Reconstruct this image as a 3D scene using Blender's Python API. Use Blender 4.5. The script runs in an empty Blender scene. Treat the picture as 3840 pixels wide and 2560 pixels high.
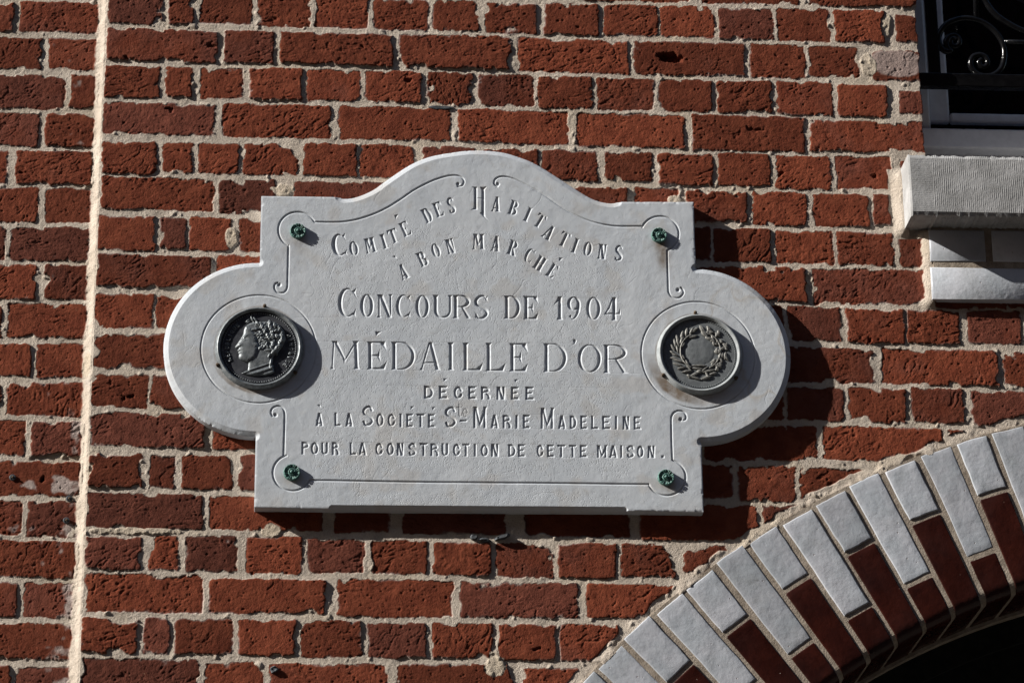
import bpy, math
import numpy as np
from mathutils import Vector, Matrix

scene = bpy.context.scene
# ------------------------------------------------------------------ camera
F_PX = 11500.0
PITCH, YAW, ROLL, SCALE = 0.362267939, 0.0703698224, -0.00974010324, 1914.0
_F = np.array([math.sin(YAW)*math.cos(PITCH), math.cos(YAW)*math.cos(PITCH), math.sin(PITCH)])
_R0 = np.array([math.cos(YAW), -math.sin(YAW), 0.0])
_U0 = np.cross(_R0, _F)
_R = _R0*math.cos(ROLL) + _U0*math.sin(ROLL)
_U = -_R0*math.sin(ROLL) + _U0*math.cos(ROLL)
CAM = -_F*(F_PX/SCALE)
cam_d = bpy.data.cameras.new('camera')
cam_d.sensor_width = 36.0
cam_d.lens = F_PX/3840*36.0
cam_d.clip_start = 0.1
cam_d.clip_end = 500.0
cam = bpy.data.objects.new('camera', cam_d)
cam.matrix_world = Matrix(((_R[0], _U[0], -_F[0], CAM[0]), (_R[1], _U[1], -_F[1], CAM[1]),
                           (_R[2], _U[2], -_F[2], CAM[2]), (0, 0, 0, 1)))
scene.collection.objects.link(cam)
scene.camera = cam

# ------------------------------------------------------------------ light
LIGHT = Vector((3.6, 1.0, -2.0)).normalized()          # the way the sunlight travels
world = bpy.data.worlds.new('World'); scene.world = world
world.use_nodes = True
wn = world.node_tree
sky = wn.nodes.new('ShaderNodeTexSky')
sky.sky_type = 'NISHITA'; sky.sun_disc = False
sky.sun_elevation = math.asin(-LIGHT.z)
sky.sun_rotation = math.atan2(-LIGHT.x, -LIGHT.y)
wn.links.new(sky.outputs[0], wn.nodes['Background'].inputs[0])
wn.nodes['Background'].inputs[1].default_value = 0.074
sun_d = bpy.data.lights.new('sun', 'SUN')
sun_d.energy = 5.0; sun_d.angle = math.radians(0.5); sun_d.color = (1.0, 0.955, 0.89)
sun = bpy.data.objects.new('sun', sun_d)
sun.rotation_euler = LIGHT.to_track_quat('-Z', 'Y').to_euler()
sun.location = (-6, -2, 5)
scene.collection.objects.link(sun)
scene.view_settings.view_transform = 'Standard'
scene.view_settings.look = 'None'
scene.view_settings.exposure = 0.75
scene.view_settings.gamma = 1.0

# ------------------------------------------------------------------ helpers
COL = scene.collection
TILE = {1: (0, 0), 2: (1280, 0), 3: (2560, 0), 4: (0, 853), 5: (1280, 853), 6: (2560, 853),
        7: (0, 1706), 8: (1280, 1706), 9: (2560, 1706)}
K9 = 1.8359

def un(px, py, y=0.0):
    """measured photo point -> (x, z) on the plane at depth y"""
    px = np.asarray(px, float); py = np.asarray(py, float)
    d = [_F[k] + _R[k]*(px-1920)/F_PX - _U[k]*(py-1280)/F_PX for k in range(3)]
    t = (y-CAM[1])/d[1]
    return CAM[0]+t*d[0], CAM[2]+t*d[2]

def zt(t, x, y):
    o = TILE[t]
    return o[0]+x/K9, o[1]+y/K9

def table(seed, n=256):
    return np.random.RandomState(seed).rand(n, n).astype(np.float32)

def vnoise(x, y, seed):
    T = table(seed)
    xi = np.floor(x).astype(np.int64); yi = np.floor(y).astype(np.int64)
    fx = (x-xi); fy = (y-yi)
    fx = fx*fx*fx*(fx*(fx*6-15)+10); fy = fy*fy*fy*(fy*(fy*6-15)+10)
    a = T[yi & 255, xi & 255]; b = T[yi & 255, (xi+1) & 255]
    c = T[(yi+1) & 255, xi & 255]; d = T[(yi+1) & 255, (xi+1) & 255]
    return (a*(1-fx)+b*fx)*(1-fy)+(c*(1-fx)+d*fx)*fy

def fbm(x, y, size, seed, octv=3, gain=0.5):
    """noise about -1..1, feature size in metres"""
    s = 0; amp = 1; tot = 0
    ca, sa = 0.8, 0.6
    for o in range(octv):
        s = s+amp*(vnoise(x/size+17.3*o, y/size+9.1*o, seed+o)*2-1)
        tot += amp; amp *= gain; size *= 0.5
        x, y = ca*x-sa*y, sa*x+ca*y
    return s/tot

def sstep(a, b, x):
    t = np.clip((x-a)/(b-a), 0, 1)
    return t*t*(3-2*t)

def link(ob, parent=None):
    COL.objects.link(ob)
    if parent is not None:
        ob.parent = parent
        m = Matrix.Identity(4); p = parent
        while p is not None:
            m = p.matrix_basis @ m if p.parent is None else (p.parent_matrix if False else p.matrix_basis) @ m
            p = None
        ob.matrix_parent_inverse = Matrix.Translation(-WORLD_LOC[parent.name])
    WORLD_LOC[ob.name] = Vector((0, 0, 0)) if ob.type != 'EMPTY' else ob.location.copy()
    return ob
WORLD_LOC = {}

def thing(name, label, cat, loc, group=None):
    o = bpy.data.objects.new(name, None)
    o.empty_display_size = 0.05
    o.location = loc
    COL.objects.link(o); WORLD_LOC[o.name] = Vector(loc)
    o['label'] = label; o['category'] = cat
    if group: o['group'] = group
    return o

def mesh_obj(name, V, polys, mat, parent=None, smooth=True, attrs=None, mats=None):
    """V (n,3); polys (m,k) int array or list of such arrays"""
    me = bpy.data.meshes.new(name)
    V = np.ascontiguousarray(V, dtype=np.float32)
    if not isinstance(polys, list): polys = [polys]
    polys = [np.asarray(p, dtype=np.int32) for p in polys if len(p)]
    me.vertices.add(len(V)); me.vertices.foreach_set('co', V.ravel())
    nl = sum(p.size for p in polys); npol = sum(len(p) for p in polys)
    me.loops.add(nl); me.polygons.add(npol)
    me.loops.foreach_set('vertex_index', np.concatenate([p.ravel() for p in polys]))
    tot = np.concatenate([np.full(len(p), p.shape[1], dtype=np.int32) for p in polys])
    st = np.concatenate([[0], np.cumsum(tot)[:-1]]).astype(np.int32)
    me.polygons.foreach_set('loop_start', st)
    try:
        me.polygons.foreach_set('loop_total', tot)
    except Exception:
        pass
    me.polygons.foreach_set('use_smooth', np.full(npol, bool(smooth)))
    if attrs:
        for k, a in attrs.items():
            at = me.attributes.new(k, 'FLOAT', 'POINT')
            at.data.foreach_set('value', np.ascontiguousarray(a, dtype=np.float32).ravel())
    me.update(calc_edges=True)
    me.validate()
    me.materials.append(mat)
    ob = bpy.data.objects.new(name, me)
    return link(ob, parent)

def grid_faces(nx, nz, keep):
    """grid vertex index = j*nx+i ; keep (nz-1,nx-1)"""
    j, i = np.nonzero(keep)
    a = j*nx+i
    return np.stack([a, a+1, a+1+nx, a+nx], 1)

def compact(V, F, attrs=None):
    used = np.unique(F)
    mp = np.full(len(V), -1, dtype=np.int64); mp[used] = np.arange(len(used))
    return V[used], mp[F], ({k: a.ravel()[used] for k, a in attrs.items()} if attrs else None)

def boundary_edges(nx, nz, keep):
    """directed edges of kept cells whose neighbour is not kept (and not on the sheet's rim)"""
    K = np.zeros((nz+1, nx+1), bool); K[1:nz, 1:nx] = keep
    c = K[1:nz, 1:nx]
    out = []
    jj, ii = np.nonzero(c & ~K[0:nz-1, 1:nx]); a = jj*nx+ii; out.append(np.stack([a, a+1], 1))
    jj, ii = np.nonzero(c & ~K[1:nz, 2:nx+1]); a = jj*nx+ii+1; out.append(np.stack([a, a+nx], 1))
    jj, ii = np.nonzero(c & ~K[2:nz+1, 1:nx]); a = (jj+1)*nx+ii+1; out.append(np.stack([a, a-1], 1))
    jj, ii = np.nonzero(c & ~K[1:nz, 0:nx-1]); a = (jj+1)*nx+ii; out.append(np.stack([a, a-nx], 1))
    return np.concatenate(out)

class MB:
    """collects simple solids into one mesh"""
    def __init__(s): s.v = []; s.f = []
    def add(s, V, F):
        o = sum(len(a) for a in s.v)
        s.v.append(np.asarray(V, float)); s.f += [[i+o for i in f] for f in F]
    def box(s, x0, x1, y0, y1, z0, z1):
        V = [(x, y, z) for x in (x0, x1) for y in (y0, y1) for z in (z0, z1)]
        s.add(V, [(0, 1, 3, 2), (4, 6, 7, 5), (0, 4, 5, 1), (2, 3, 7, 6), (0, 2, 6, 4), (1, 5, 7, 3)])
    def tube(s, pts, r, n=10, cap=True):
        P = np.asarray(pts, float); m = len(P)
        rr = np.broadcast_to(np.asarray(r, float), (m,))
        t = np.gradient(P, axis=0); t /= np.linalg.norm(t, axis=1)[:, None]
        up = np.array([0, 1.0, 0.001]); V = []
        for k in range(m):
            a = np.cross(t[k], up); a /= np.linalg.norm(a); b = np.cross(t[k], a)
            for q in range(n):
                w = 2*math.pi*q/n
                V.append(P[k]+rr[k]*(math.cos(w)*a+math.sin(w)*b))
        F = [(k*n+q, k*n+(q+1) % n, (k+1)*n+(q+1) % n, (k+1)*n+q) for k in range(m-1) for q in range(n)]
        if cap: F += [tuple(range(n-1, -1, -1)), tuple((m-1)*n+q for q in range(n))]
        s.add(V, F)
    def build(s, name, mat, parent=None, smooth=False, bevel=0, seg=2):
        me = bpy.data.meshes.new(name)
        me.from_pydata(np.concatenate(s.v).tolist(), [], s.f); me.update()
        if smooth: me.polygons.foreach_set('use_smooth', [True]*len(me.polygons))
        me.materials.append(mat)
        ob = link(bpy.data.objects.new(name, me), parent)
        if bevel:
            b = ob.modifiers.new('bevel', 'BEVEL'); b.width = bevel; b.segments = seg; b.limit_method = 'ANGLE'
        return ob

# ------------------------------------------------------------------ materials
class NT:
    def __init__(s, name, rough=0.8, spec=0.3, metal=0.0):
        s.m = bpy.data.materials.new(name); s.m.use_nodes = True
        s.t = s.m.node_tree; s.b = s.t.nodes['Principled BSDF']
        s.b.inputs['Roughness'].default_value = rough
        s.b.inputs['Specular IOR Level'].default_value = spec
        s.b.inputs['Metallic'].default_value = metal
        s.co = s.t.nodes.new('ShaderNodeTexCoord').outputs['Object']
        s.height = None
    def put(s, sock, v):
        if isinstance(v, (int, float)): sock.default_value = v
        elif isinstance(v, tuple): sock.default_value = v if len(v) == 4 or sock.type == 'VECTOR' else v+(1,)
        else: s.t.links.new(v, sock)
    def attr(s, n):
        a = s.t.nodes.new('ShaderNodeAttribute'); a.attribute_name = n; return a.outputs['Fac']
    def mapping(s, scale):
        m = s.t.nodes.new('ShaderNodeMapping'); s.t.links.new(s.co, m.inputs[0])
        m.inputs['Scale'].default_value = scale; return m.outputs[0]
    def noise(s, scale, detail=3, rough=0.55, vec=None, dist=0.0):
        n = s.t.nodes.new('ShaderNodeTexNoise'); s.t.links.new(vec or s.co, n.inputs['Vector'])
        n.inputs['Scale'].default_value = scale; n.inputs['Detail'].default_value = detail
        n.inputs['Roughness'].default_value = rough; n.inputs['Distortion'].default_value = dist
        return n.outputs['Fac']
    def voro(s, scale, feat='F1', vec=None, rnd=1.0):
        n = s.t.nodes.new('ShaderNodeTexVoronoi'); s.t.links.new(vec or s.co, n.inputs['Vector'])
        n.feature = feat; n.inputs['Scale'].default_value = scale; n.inputs['Randomness'].default_value = rnd
        return n.outputs['Distance']
    def ramp(s, f, a, b, lo=0.0, hi=1.0):
        r = s.t.nodes.new('ShaderNodeMapRange'); r.interpolation_type = 'SMOOTHSTEP'
        s.put(r.inputs['Value'], f)
        for k, v in zip(('From Min', 'From Max', 'To Min', 'To Max'), (a, b, lo, hi)): r.inputs[k].default_value = v
        return r.outputs[0]
    def mix(s, f, a, b):
        m = s.t.nodes.new('ShaderNodeMix'); m.data_type = 'RGBA'
        s.put(m.inputs['Factor'], f); s.put(m.inputs['A'], a) if False else s.put(m.inputs[6], a); s.put(m.inputs[7], b)
        return m.outputs[2]
    def math(s, op, a, b=0.0):
        m = s.t.nodes.new('ShaderNodeMath'); m.operation = op
        s.put(m.inputs[0], a); s.put(m.inputs[1], b); return m.outputs[0]
    def hsv(s, c, val):
        h = s.t.nodes.new('ShaderNodeHueSaturation'); s.put(h.inputs['Color'], c); s.put(h.inputs['Value'], val)
        return h.outputs[0]
    def color(s, c): s.put(s.b.inputs['Base Color'], c); return s
    def rough(s, f): s.put(s.b.inputs['Roughness'], f); return s
    def bump(s, h, dist, strength=1.0):
        b = s.t.nodes.new('ShaderNodeBump'); s.put(b.inputs['Height'], h)
        b.inputs['Distance'].default_value = dist; b.inputs['Strength'].default_value = strength
        if s.height is not None: s.t.links.new(s.height, b.inputs['Normal'])
        s.height = b.outputs[0]; s.t.links.new(s.height, s.b.inputs['Normal']); return s

def mat_wall(name):
    n = NT(name, 0.92, 0.12)
    mask, tone, purp = n.attr('mask'), n.attr('tone'), n.attr('purp')
    lime, cream, soot = n.attr('lime'), n.attr('cream'), n.attr('soot')
    big = n.noise(28, 4, 0.6); fine = n.noise(330, 3, 0.6)
    red = n.mix(n.ramp(big, 0.3, 0.7), (0.130, 0.0305, 0.0148), (0.186, 0.0490, 0.0240))
    plum = n.mix(n.ramp(big, 0.35, 0.7), (0.106, 0.0310, 0.0195), (0.146, 0.0455, 0.0290))
    br = n.mix(n.ramp(n.math('ADD', purp, n.math('MULTIPLY', n.math('SUBTRACT', n.noise(14, 4, 0.6), 0.5), 1.1)), 0.35, 0.75), red, plum)
    br = n.hsv(br, n.math('ADD', n.math('MULTIPLY', fine, 0.5), n.math('ADD', 0.46, n.math('MULTIPLY', tone, 0.48))))
    spk = n.ramp(n.voro(150), 0.10, 0.05)                       # pale grit specks
    br = n.mix(n.math('MULTIPLY', spk, n.ramp(n.noise(60, 2), 0.60, 0.72)), br, (0.40, 0.30, 0.20))
    br = n.mix(n.math('MULTIPLY', lime, 0.8), br, (0.42, 0.36, 0.33))
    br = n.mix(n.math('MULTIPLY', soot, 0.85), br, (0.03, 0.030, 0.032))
    mo = n.mix(n.ramp(n.noise(22, 4, 0.6), 0.3, 0.7), (0.430, 0.368, 0.304), (0.548, 0.477, 0.400))
    mo = n.mix(n.math('MULTIPLY', cream, 0.75), mo, (0.47, 0.395, 0.295))
    mo = n.mix(n.ramp(n.noise(5.5, 5, 0.65), 0.50, 0.74, 0.0, 0.45), mo, (0.335, 0.290, 0.245))
    mo = n.mix(n.math('MULTIPLY', n.ramp(n.noise(16, 4, 0.6), 0.60, 0.76), 0.35), mo, (0.30, 0.285, 0.27))
    mo = n.hsv(mo, n.math('ADD', 0.68, n.math('MULTIPLY', n.noise(420, 3, 0.7), 0.72)))
    n.color(n.mix(mask, mo, br))
    g = n.math('ADD', n.noise(250, 4, 0.7), n.math('MULTIPLY', n.noise(620, 2, 0.6), 0.6))
    g = n.math('MULTIPLY', g, n.math('SUBTRACT', 2.5, n.math('MULTIPLY', mask, 1.3)))
    n.bump(g, 0.0018, 0.8)
    pit = n.math('MULTIPLY', n.ramp(n.voro(210), 0.22, 0.10), n.ramp(n.noise(90, 2), 0.48, 0.62))
    n.bump(n.math('SUBTRACT', 1.0, n.math('MULTIPLY', pit, mask)), 0.0011, 1.0)
    return n.m

def mat_stone():
    n = NT('plaque_limestone', 0.75, 0.2)
    stip, stain, grey = n.attr('stip'), n.attr('stain'), n.attr('grey')
    c = n.mix(n.ramp(n.noise(7, 5, 0.6), 0.25, 0.75), (0.482, 0.518, 0.558), (0.538, 0.568, 0.600))
    c = n.mix(n.ramp(n.noise(60, 4, 0.6), 0.55, 0.80), c, (0.43, 0.448, 0.465))
    c = n.mix(n.math('MULTIPLY', grey, 0.6), c, (0.42, 0.38, 0.33))
    c = n.mix(n.math('MULTIPLY', stain, n.ramp(n.noise(55, 4, 0.6), 0.15, 0.6, 0.35, 1.0)), c, (0.17, 0.125, 0.085))
    n.color(c)
    # pecked background: small round dents and short chisel nicks
    pv = n.mapping((1.0, 1.0, 0.85))
    dent = n.ramp(n.voro(300, vec=pv), 0.34, 0.10)
    nick = n.ramp(n.voro(130, vec=n.mapping((1.7, 1, 0.7))), 0.17, 0.04)
    d = n.math('MULTIPLY', n.math('MAXIMUM', dent, nick), n.math('MULTIPLY', stip, n.ramp(n.noise(45, 2), 0.35, 0.55, 0.35, 1.0)))
    n.bump(n.math('SUBTRACT', 1.0, d), 0.0012, 1.0)
    n.bump(n.noise(130, 5, 0.65), 0.0005, 0.7)
    return n.m

def mat_simple(name, c1, c2, scale=60, rough=0.6, spec=0.4, metal=0.0, bump=0.0, bscale=200, coat=0.0):
    n = NT(name, rough, spec, metal)
    n.color(n.mix(n.ramp(n.noise(scale, 4, 0.6), 0.3, 0.7), c1, c2))
    if bump: n.bump(n.noise(bscale, 4, 0.6), bump, 0.8)
    if coat:
        n.b.inputs['Coat Weight'].default_value = coat; n.b.inputs['Coat Roughness'].default_value = 0.06
    return n.m

def mat_glaze(name, c1, c2, spec=0.5, rough=0.22, pit=0.4):
    n = NT(name, rough, spec)
    c = n.mix(n.ramp(n.noise(14, 4, 0.6), 0.3, 0.7), c1, c2)
    isl = n.t.nodes.new('ShaderNodeNewGeometry').outputs['Random Per Island']
    c = n.hsv(c, n.math('ADD', 0.86, n.math('MULTIPLY', isl, 0.24)))
    dirt = n.math('MULTIPLY', n.ramp(n.noise(9, 6, 0.7), 0.50, 0.75), 0.45)
    c = n.mix(dirt, c, (c1[0]*0.62, c1[1]*0.60, c1[2]*0.55))
    scratch = n.math('MULTIPLY', n.ramp(n.voro(95, 'DISTANCE_TO_EDGE'), 0.03, 0.0), n.ramp(n.noise(12, 2), 0.45, 0.6, 0.0, 0.35))
    c = n.mix(scratch, c, (c1[0]*0.4, c1[1]*0.36, c1[2]*0.3))
    n.rough(n.ramp(n.noise(11, 4, 0.6), 0.3, 0.7, rough*0.7, rough*1.6))
    p = n.ramp(n.voro(46), 0.085, 0.045)
    p = n.math('MULTIPLY', p, n.ramp(n.noise(23, 2), 0.46, 0.56))
    c = n.mix(n.math('MULTIPLY', p, pit), c, (0.20, 0.10, 0.06))
    n.color(c)
    n.bump(n.noise(24, 4, 0.55), 0.0040, 0.55)
    n.bump(n.noise(90, 3, 0.5), 0.0009, 0.5)
    n.bump(n.math('SUBTRACT', 1.0, p), 0.0006, 1.0)
    return n.m

M = {}
M['wall'] = mat_wall('brick_and_mortar')
M['stone'] = mat_stone()
M['white_glaze'] = mat_glaze('white_glazed_brick', (0.375, 0.405, 0.44), (0.45, 0.462, 0.50), rough=0.34, spec=0.25)
M['brown_glaze'] = mat_glaze('brown_glazed_brick', (0.020, 0.0050, 0.0040), (0.036, 0.0082, 0.0056), rough=0.24, spec=0.30, pit=0.25)
nn = NT('arch_mortar', 0.95, 0.1)
nn.color(nn.hsv(nn.mix(nn.ramp(nn.noise(40, 4), 0.3, 0.7), (0.235, 0.195, 0.155), (0.37, 0.315, 0.255)), nn.math('ADD', 0.6, nn.math('MULTIPLY', nn.noise(500, 3, 0.7), 0.8))))
nn.bump(nn.noise(240, 4, 0.7), 0.002, 0.9)
M['arch_mortar'] = nn.m
nn = NT('tooled_bluestone', 0.85, 0.2)
nn.color(nn.hsv(nn.mix(nn.ramp(nn.noise(18, 5, 0.6), 0.3, 0.7), (0.26, 0.26, 0.257), (0.39, 0.39, 0.39)), nn.math('ADD', 0.75, nn.math('MULTIPLY', nn.noise(200, 3, 0.7), 0.5))))
M['sill_node'] = nn
M['dark_metal'] = mat_simple('black_iron', (0.003, 0.003, 0.0035), (0.006, 0.006, 0.0065), rough=0.15, spec=0.22, bump=0.0006, bscale=160)
M['frame'] = mat_simple('painted_frame', (0.64, 0.64, 0.66), (0.72, 0.72, 0.74), rough=0.4, spec=0.4)
M['glass'] = mat_simple('dark_pane', (0.002, 0.002, 0.003), (0.004, 0.004, 0.006), rough=0.08, spec=0.12)
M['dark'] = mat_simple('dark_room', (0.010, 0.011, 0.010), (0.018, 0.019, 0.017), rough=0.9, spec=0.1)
M['patina'] = mat_simple('green_bronze', (0.026, 0.080, 0.072), (0.12, 0.24, 0.205), scale=330, rough=0.5, spec=0.4, bump=0.0003, bscale=700)
M['zinc_dark'] = mat_simple('dark_bronze', (0.030, 0.032, 0.040), (0.060, 0.063, 0.072), scale=70, rough=0.5, spec=0.35, bump=0.0003, bscale=500)
M['zinc'] = mat_simple('weathered_zinc', (0.11, 0.125, 0.135), (0.24, 0.26, 0.27), scale=120, rough=0.42, spec=0.5, metal=0.35, bump=0.0005, bscale=420)
M['zinc_light'] = mat_simple('weathered_lead', (0.21, 0.23, 0.24), (0.32, 0.34, 0.35), scale=80, rough=0.6, spec=0.35, bump=0.0005, bscale=420)
M['zinc_field'] = mat_simple('lead_field', (0.12, 0.132, 0.14), (0.165, 0.178, 0.186), scale=90, rough=0.6, spec=0.3, bump=0.0004, bscale=420)
M['leaf'] = mat_simple('grey_relief', (0.13, 0.13, 0.12), (0.30, 0.295, 0.275), scale=200, rough=0.5, spec=0.4, metal=0.2, bump=0.0004, bscale=420)
M['plug'] = mat_simple('grey_plug', (0.025, 0.029, 0.034), (0.055, 0.06, 0.068), rough=0.5, spec=0.4)
M['slate'] = mat_simple('slate', (0.04, 0.045, 0.05), (0.09, 0.10, 0.11), rough=0.7, spec=0.3, bump=0.0008, bscale=150)
M['rust'] = mat_simple('rusty_iron', (0.05, 0.035, 0.025), (0.12, 0.085, 0.055), scale=200, rough=0.8, spec=0.2)

# ------------------------------------------------------------------ measured geometry
T_PLQ = 0.026
D_LEFT = 0.019                         # the neighbour's wall lies this far back
AC = np.array([1.44384773, -1.88713456])
R_O, R_LONG, R_SHORT, R_I = 1.7805, 1.5640, 1.6710, 1.4650
R_BULL, Y_BACK = 0.026, 0.172             # the soffit edge is a bullnose
X_SEAM = float(un(351, 1280)[0])
X_WIN = float(un(3449, 280)[0])
D_SILL = 0.080
SILL_X0 = float(un(3411, 700, -D_SILL)[0])
SILL_Z1 = float(un(3411, 580, -D_SILL)[1])
SILL_Z0 = float(un(3415, 803, -D_SILL)[1])

BR_LEFT = {
 1: [(-420, 92, 10, 220), (135, 690, 15, 220), (-200, 295, 262, 470), (332, 678, 268, 478), (-300, 445, 515, 745),
     (485, 680, 520, 745), (-200, 268, 780, 1000), (312, 662, 783, 1012), (-500, 48, 1042, 1255), (103, 642, 1042, 1268),
     (-200, 265, 1295, 1525), (315, 632, 1300, 1530)],
 4: [(-500, 38, -12, 215), (75, 612, 0, 228), (-200, 250, 258, 490), (300, 615, 258, 490), (-500, 15, 530, 750),
     (58, 605, 525, 755), (-200, 218, 798, 1025), (255, 595, 800, 1030), (-500, 3, 1070, 1285), (40, 610, 1065, 1295),
     (-200, 172, 1328, 1565), (213, 585, 1335, 1568)],
 7: [(-300, 570, 42, 275), (-200, 148, 312, 542), (190, 545, 318, 560), (-300, 540, 590, 835), (-200, 120, 880, 1105),
     (165, 518, 875, 1118), (-300, 512, 1158, 1400), (-200, 70, 1450, 1690), (108, 492, 1455, 1695)]}
BR_RIGHT = {
 1: [(745, 1118, -40, 165), (1160, 1332, -40, 170), (1372, 1732, -40, 163), (1768, 2130, -40, 180), (2172, 2535, -40, 190),
     (735, 1498, 205, 420), (1545, 1885, 215, 430), (1930, 2702, 228, 444), (720, 1095, 455, 672), (1140, 1320, 462, 672),
     (1378, 1672, 470, 672), (1722, 2075, 470, 685), (2112, 2485, 482, 700), (710, 1482, 710, 925), (1530, 2280, 718, 945),
     (2332, 3102, 738, 960), (700, 1080, 975, 1195), (1120, 1330, 985, 1185), (1362, 1642, 990, 1192), (1678, 2048, 990, 1200),
     (2085, 2455, 990, 1205), (700, 1472, 1225, 1445), (1508, 1885, 1238, 1462), (2025, 2780, 1252, 1475)],
 2: [(225, 600, 0, 205), (632, 942, 5, 215), (990, 1345, 25, 228), (1398, 1772, 28, 245), (1808, 2178, 35, 245), (2200, 2565, 47, 260),
     (402, 1168, 245, 470), (1215, 1975, 272, 500), (2012, 2780, 291, 518), (172, 552, 488, 705), (592, 905, 500, 725),
     (940, 1320, 515, 730), (1352, 1728, 528, 745), (1762, 2150, 540, 755), (2182, 2550, 548, 765), (800, 1562, 760, 985),
     (1615, 2365, 785, 1010), (130, 508, 1000, 1218), (552, 920, 1010, 1225), (960, 1352, 1022, 1240), (1382, 1760, 1035, 1240),
     (1815, 2142, 1045, 1245), (2182, 2555, 1058, 1275), (1200, 1965, 1285, 1510), (2020, 2325, 1298, 1515)],
 3: [(862, 1610, -170, 45), (88, 805, -190, 28), (-700, 40, -200, 8), (250, 628, 62, 270), (655, 1018, 65, 285), (1045, 1385, 72, 290),
     (1465, 1640, 105, 290), (465, 845, 308, 535), (875, 1215, 322, 525), (1310, 1660, 352, 555), (235, 620, 560, 772),
     (652, 1028, 565, 790), (1068, 1408, 588, 800), (1490, 1665, 625, 778), (62, 842, 798, 1040), (880, 1665, 835, 1040),
     (245, 600, 1058, 1280), (640, 1018, 1072, 1300), (1058, 1438, 1078, 1298), (25, 442, 1318, 1530), (482, 855, 1318, 1548),
     (900, 1285, 1335, 1555), (1308, 1482, 1330, 1545)],
 4: [(675, 1065, -76, 155), (1100, 1282, -65, 138), (1305, 1590, -68, 155), (1650, 2000, -60, 165), (668, 1445, 190, 410),
     (1495, 2200, 198, 420), (655, 1052, 452, 690), (1080, 1450, 468, 690), (650, 1400, 735, 970), (635, 1018, 1015, 1240),
     (1045, 1400, 1018, 1245), (625, 1405, 1280, 1508), (1470, 2200, 1290, 1525)],
 6: [(-150, 190, 0, 215), (215, 608, 8, 235), (645, 1032, 22, 248), (1062, 1450, 32, 258), (1495, 1645, 62, 265),
     (100, 850, 272, 505), (895, 1660, 290, 530), (320, 690, 535, 760), (728, 1090, 545, 780), (1130, 1525, 560, 795),
     (1545, 1905, 575, 800), (1962, 2330, 575, 800), (2372, 2740, 590, 830), (560, 1318, 828, 1060), (1370, 2172, 842, 1080),
     (2210, 2980, 865, 1090), (300, 690, 1085, 1310), (718, 1108, 1100, 1325), (1148, 1538, 1108, 1338), (1575, 1938, 1105, 1340),
     (1985, 2380, 1130, 1365), (150, 925, 1365, 1600), (970, 1790, 1375, 1600), (1830, 2200, 1395, 1600)],
 7: [(612, 982, -10, 220), (1035, 1200, 0, 225), (1252, 1605, 0, 230), (1645, 2000, 0, 240), (598, 1392, 265, 500),
     (1440, 2220, 290, 515), (590, 972, 560, 780), (1020, 1225, 555, 790), (1275, 1630, 560, 800), (1695, 2075, 565, 812),
     (2118, 2515, 580, 805), (575, 1392, 820, 1075), (1440, 2240, 855, 1085), (562, 948, 1120, 1358), (990, 1170, 1120, 1365),
     (1205, 1605, 1130, 1368), (1642, 2035, 1132, 1378), (2080, 2490, 1140, 1385), (555, 1365, 1400, 1640), (1415, 1810, 1425, 1660)],
 8: [(-40, 330, 300, 530), (420, 1138, 310, 540), (1265, 1985, 330, 560), (215, 590, 590, 815), (635, 1030, 598, 822),
     (1065, 1458, 605, 838), (1495, 1890, 605, 840), (1930, 2305, 612, 835), (-40, 768, 860, 1110), (818, 1625, 875, 1115),
     (1685, 2420, 890, 1125), (182, 585, 1155, 1390), (632, 1040, 1155, 1392), (1085, 1478, 1160, 1408), (1508, 1900, 1165, 1415),
     (-495, 310, 1440, 1675), (385, 1185, 1440, 1680), (1255, 1640, 1468, 1690)],
 9: [(-330, 348, 70, 300), (385, 775, 75, 320), (815, 1230, 90, 310), (-290, 520, 340, 580), (545, 850, 345, 560), (5, 300, 625, 810)]}

def rects(tab, y):
    out = []
    for t, L in tab.items():
        for (a, b, c, d) in L:
            xm, ym = (a+b)/2, (c+d)/2
            x0 = un(*zt(t, a, ym), y)[0]; x1 = un(*zt(t, b, ym), y)[0]
            z1 = un(*zt(t, xm, c), y)[1]; z0 = un(*zt(t, xm, d), y)[1]
            out.append((float(x0), float(x1), float(z0), float(z1)))
    return out
RL = rects(BR_LEFT, D_LEFT); RR = rects(BR_RIGHT, 0.0)
rng = np.random.RandomState(5)
U0, U1, V0, V1 = -1.32, 1.36, -0.92, 1.00
def extend(R, lo, hi, xedge):
    """carry the courses on beyond the measured bricks"""
    rows = {}
    for r in R: rows.setdefault(round(((r[2]+r[3])/2)/0.036), []).append(r)
    add = []
    for rr in R:
        zc = (rr[2]+rr[3])/2
        same = [q for q in R if abs((q[2]+q[3])/2-zc) < 0.03]
        if hi is not None and rr[1] == max(q[1] for q in same):
            x = rr[1]+0.02; k = 0
            while x < hi:
                w = (0.20, 0.095)[k % 2]; add.append((x, x+w, rr[2]-0.003, rr[3]-0.003)); x += w+0.02; k += 1
        if lo is not None and rr[0] == min(q[0] for q in same):
            x = rr[0]-0.02; k = 0
            while x > lo:
                w = (0.20, 0.095)[k % 2]; add.append((x-w, x, rr[2], rr[3])); x -= w+0.02; k += 1
    zt_, zb_ = max(r[3] for r in R)+0.014, min(r[2] for r in R)-0.014
    a, b = xedge
    for sgn, z in ((1, zt_), (-1, zb_)):
        k = 0
        while V0-0.1 < z < V1+0.1:
            z0, z1 = (z, z+0.062) if sgn > 0 else (z-0.062, z)
            x = a-(0.07 if k % 2 else 0.0)+0.004; q = 0
            while x < b:
                w = 0.205 if k % 2 else 0.098
                add.append((max(x, a+0.004), min(x+w, b-0.004), z0, z1)); x += w+0.018
            z += sgn*0.0757; k += 1
    return R+add
RR = extend(RR, None, U1, (X_SEAM+0.002, U1))
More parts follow.
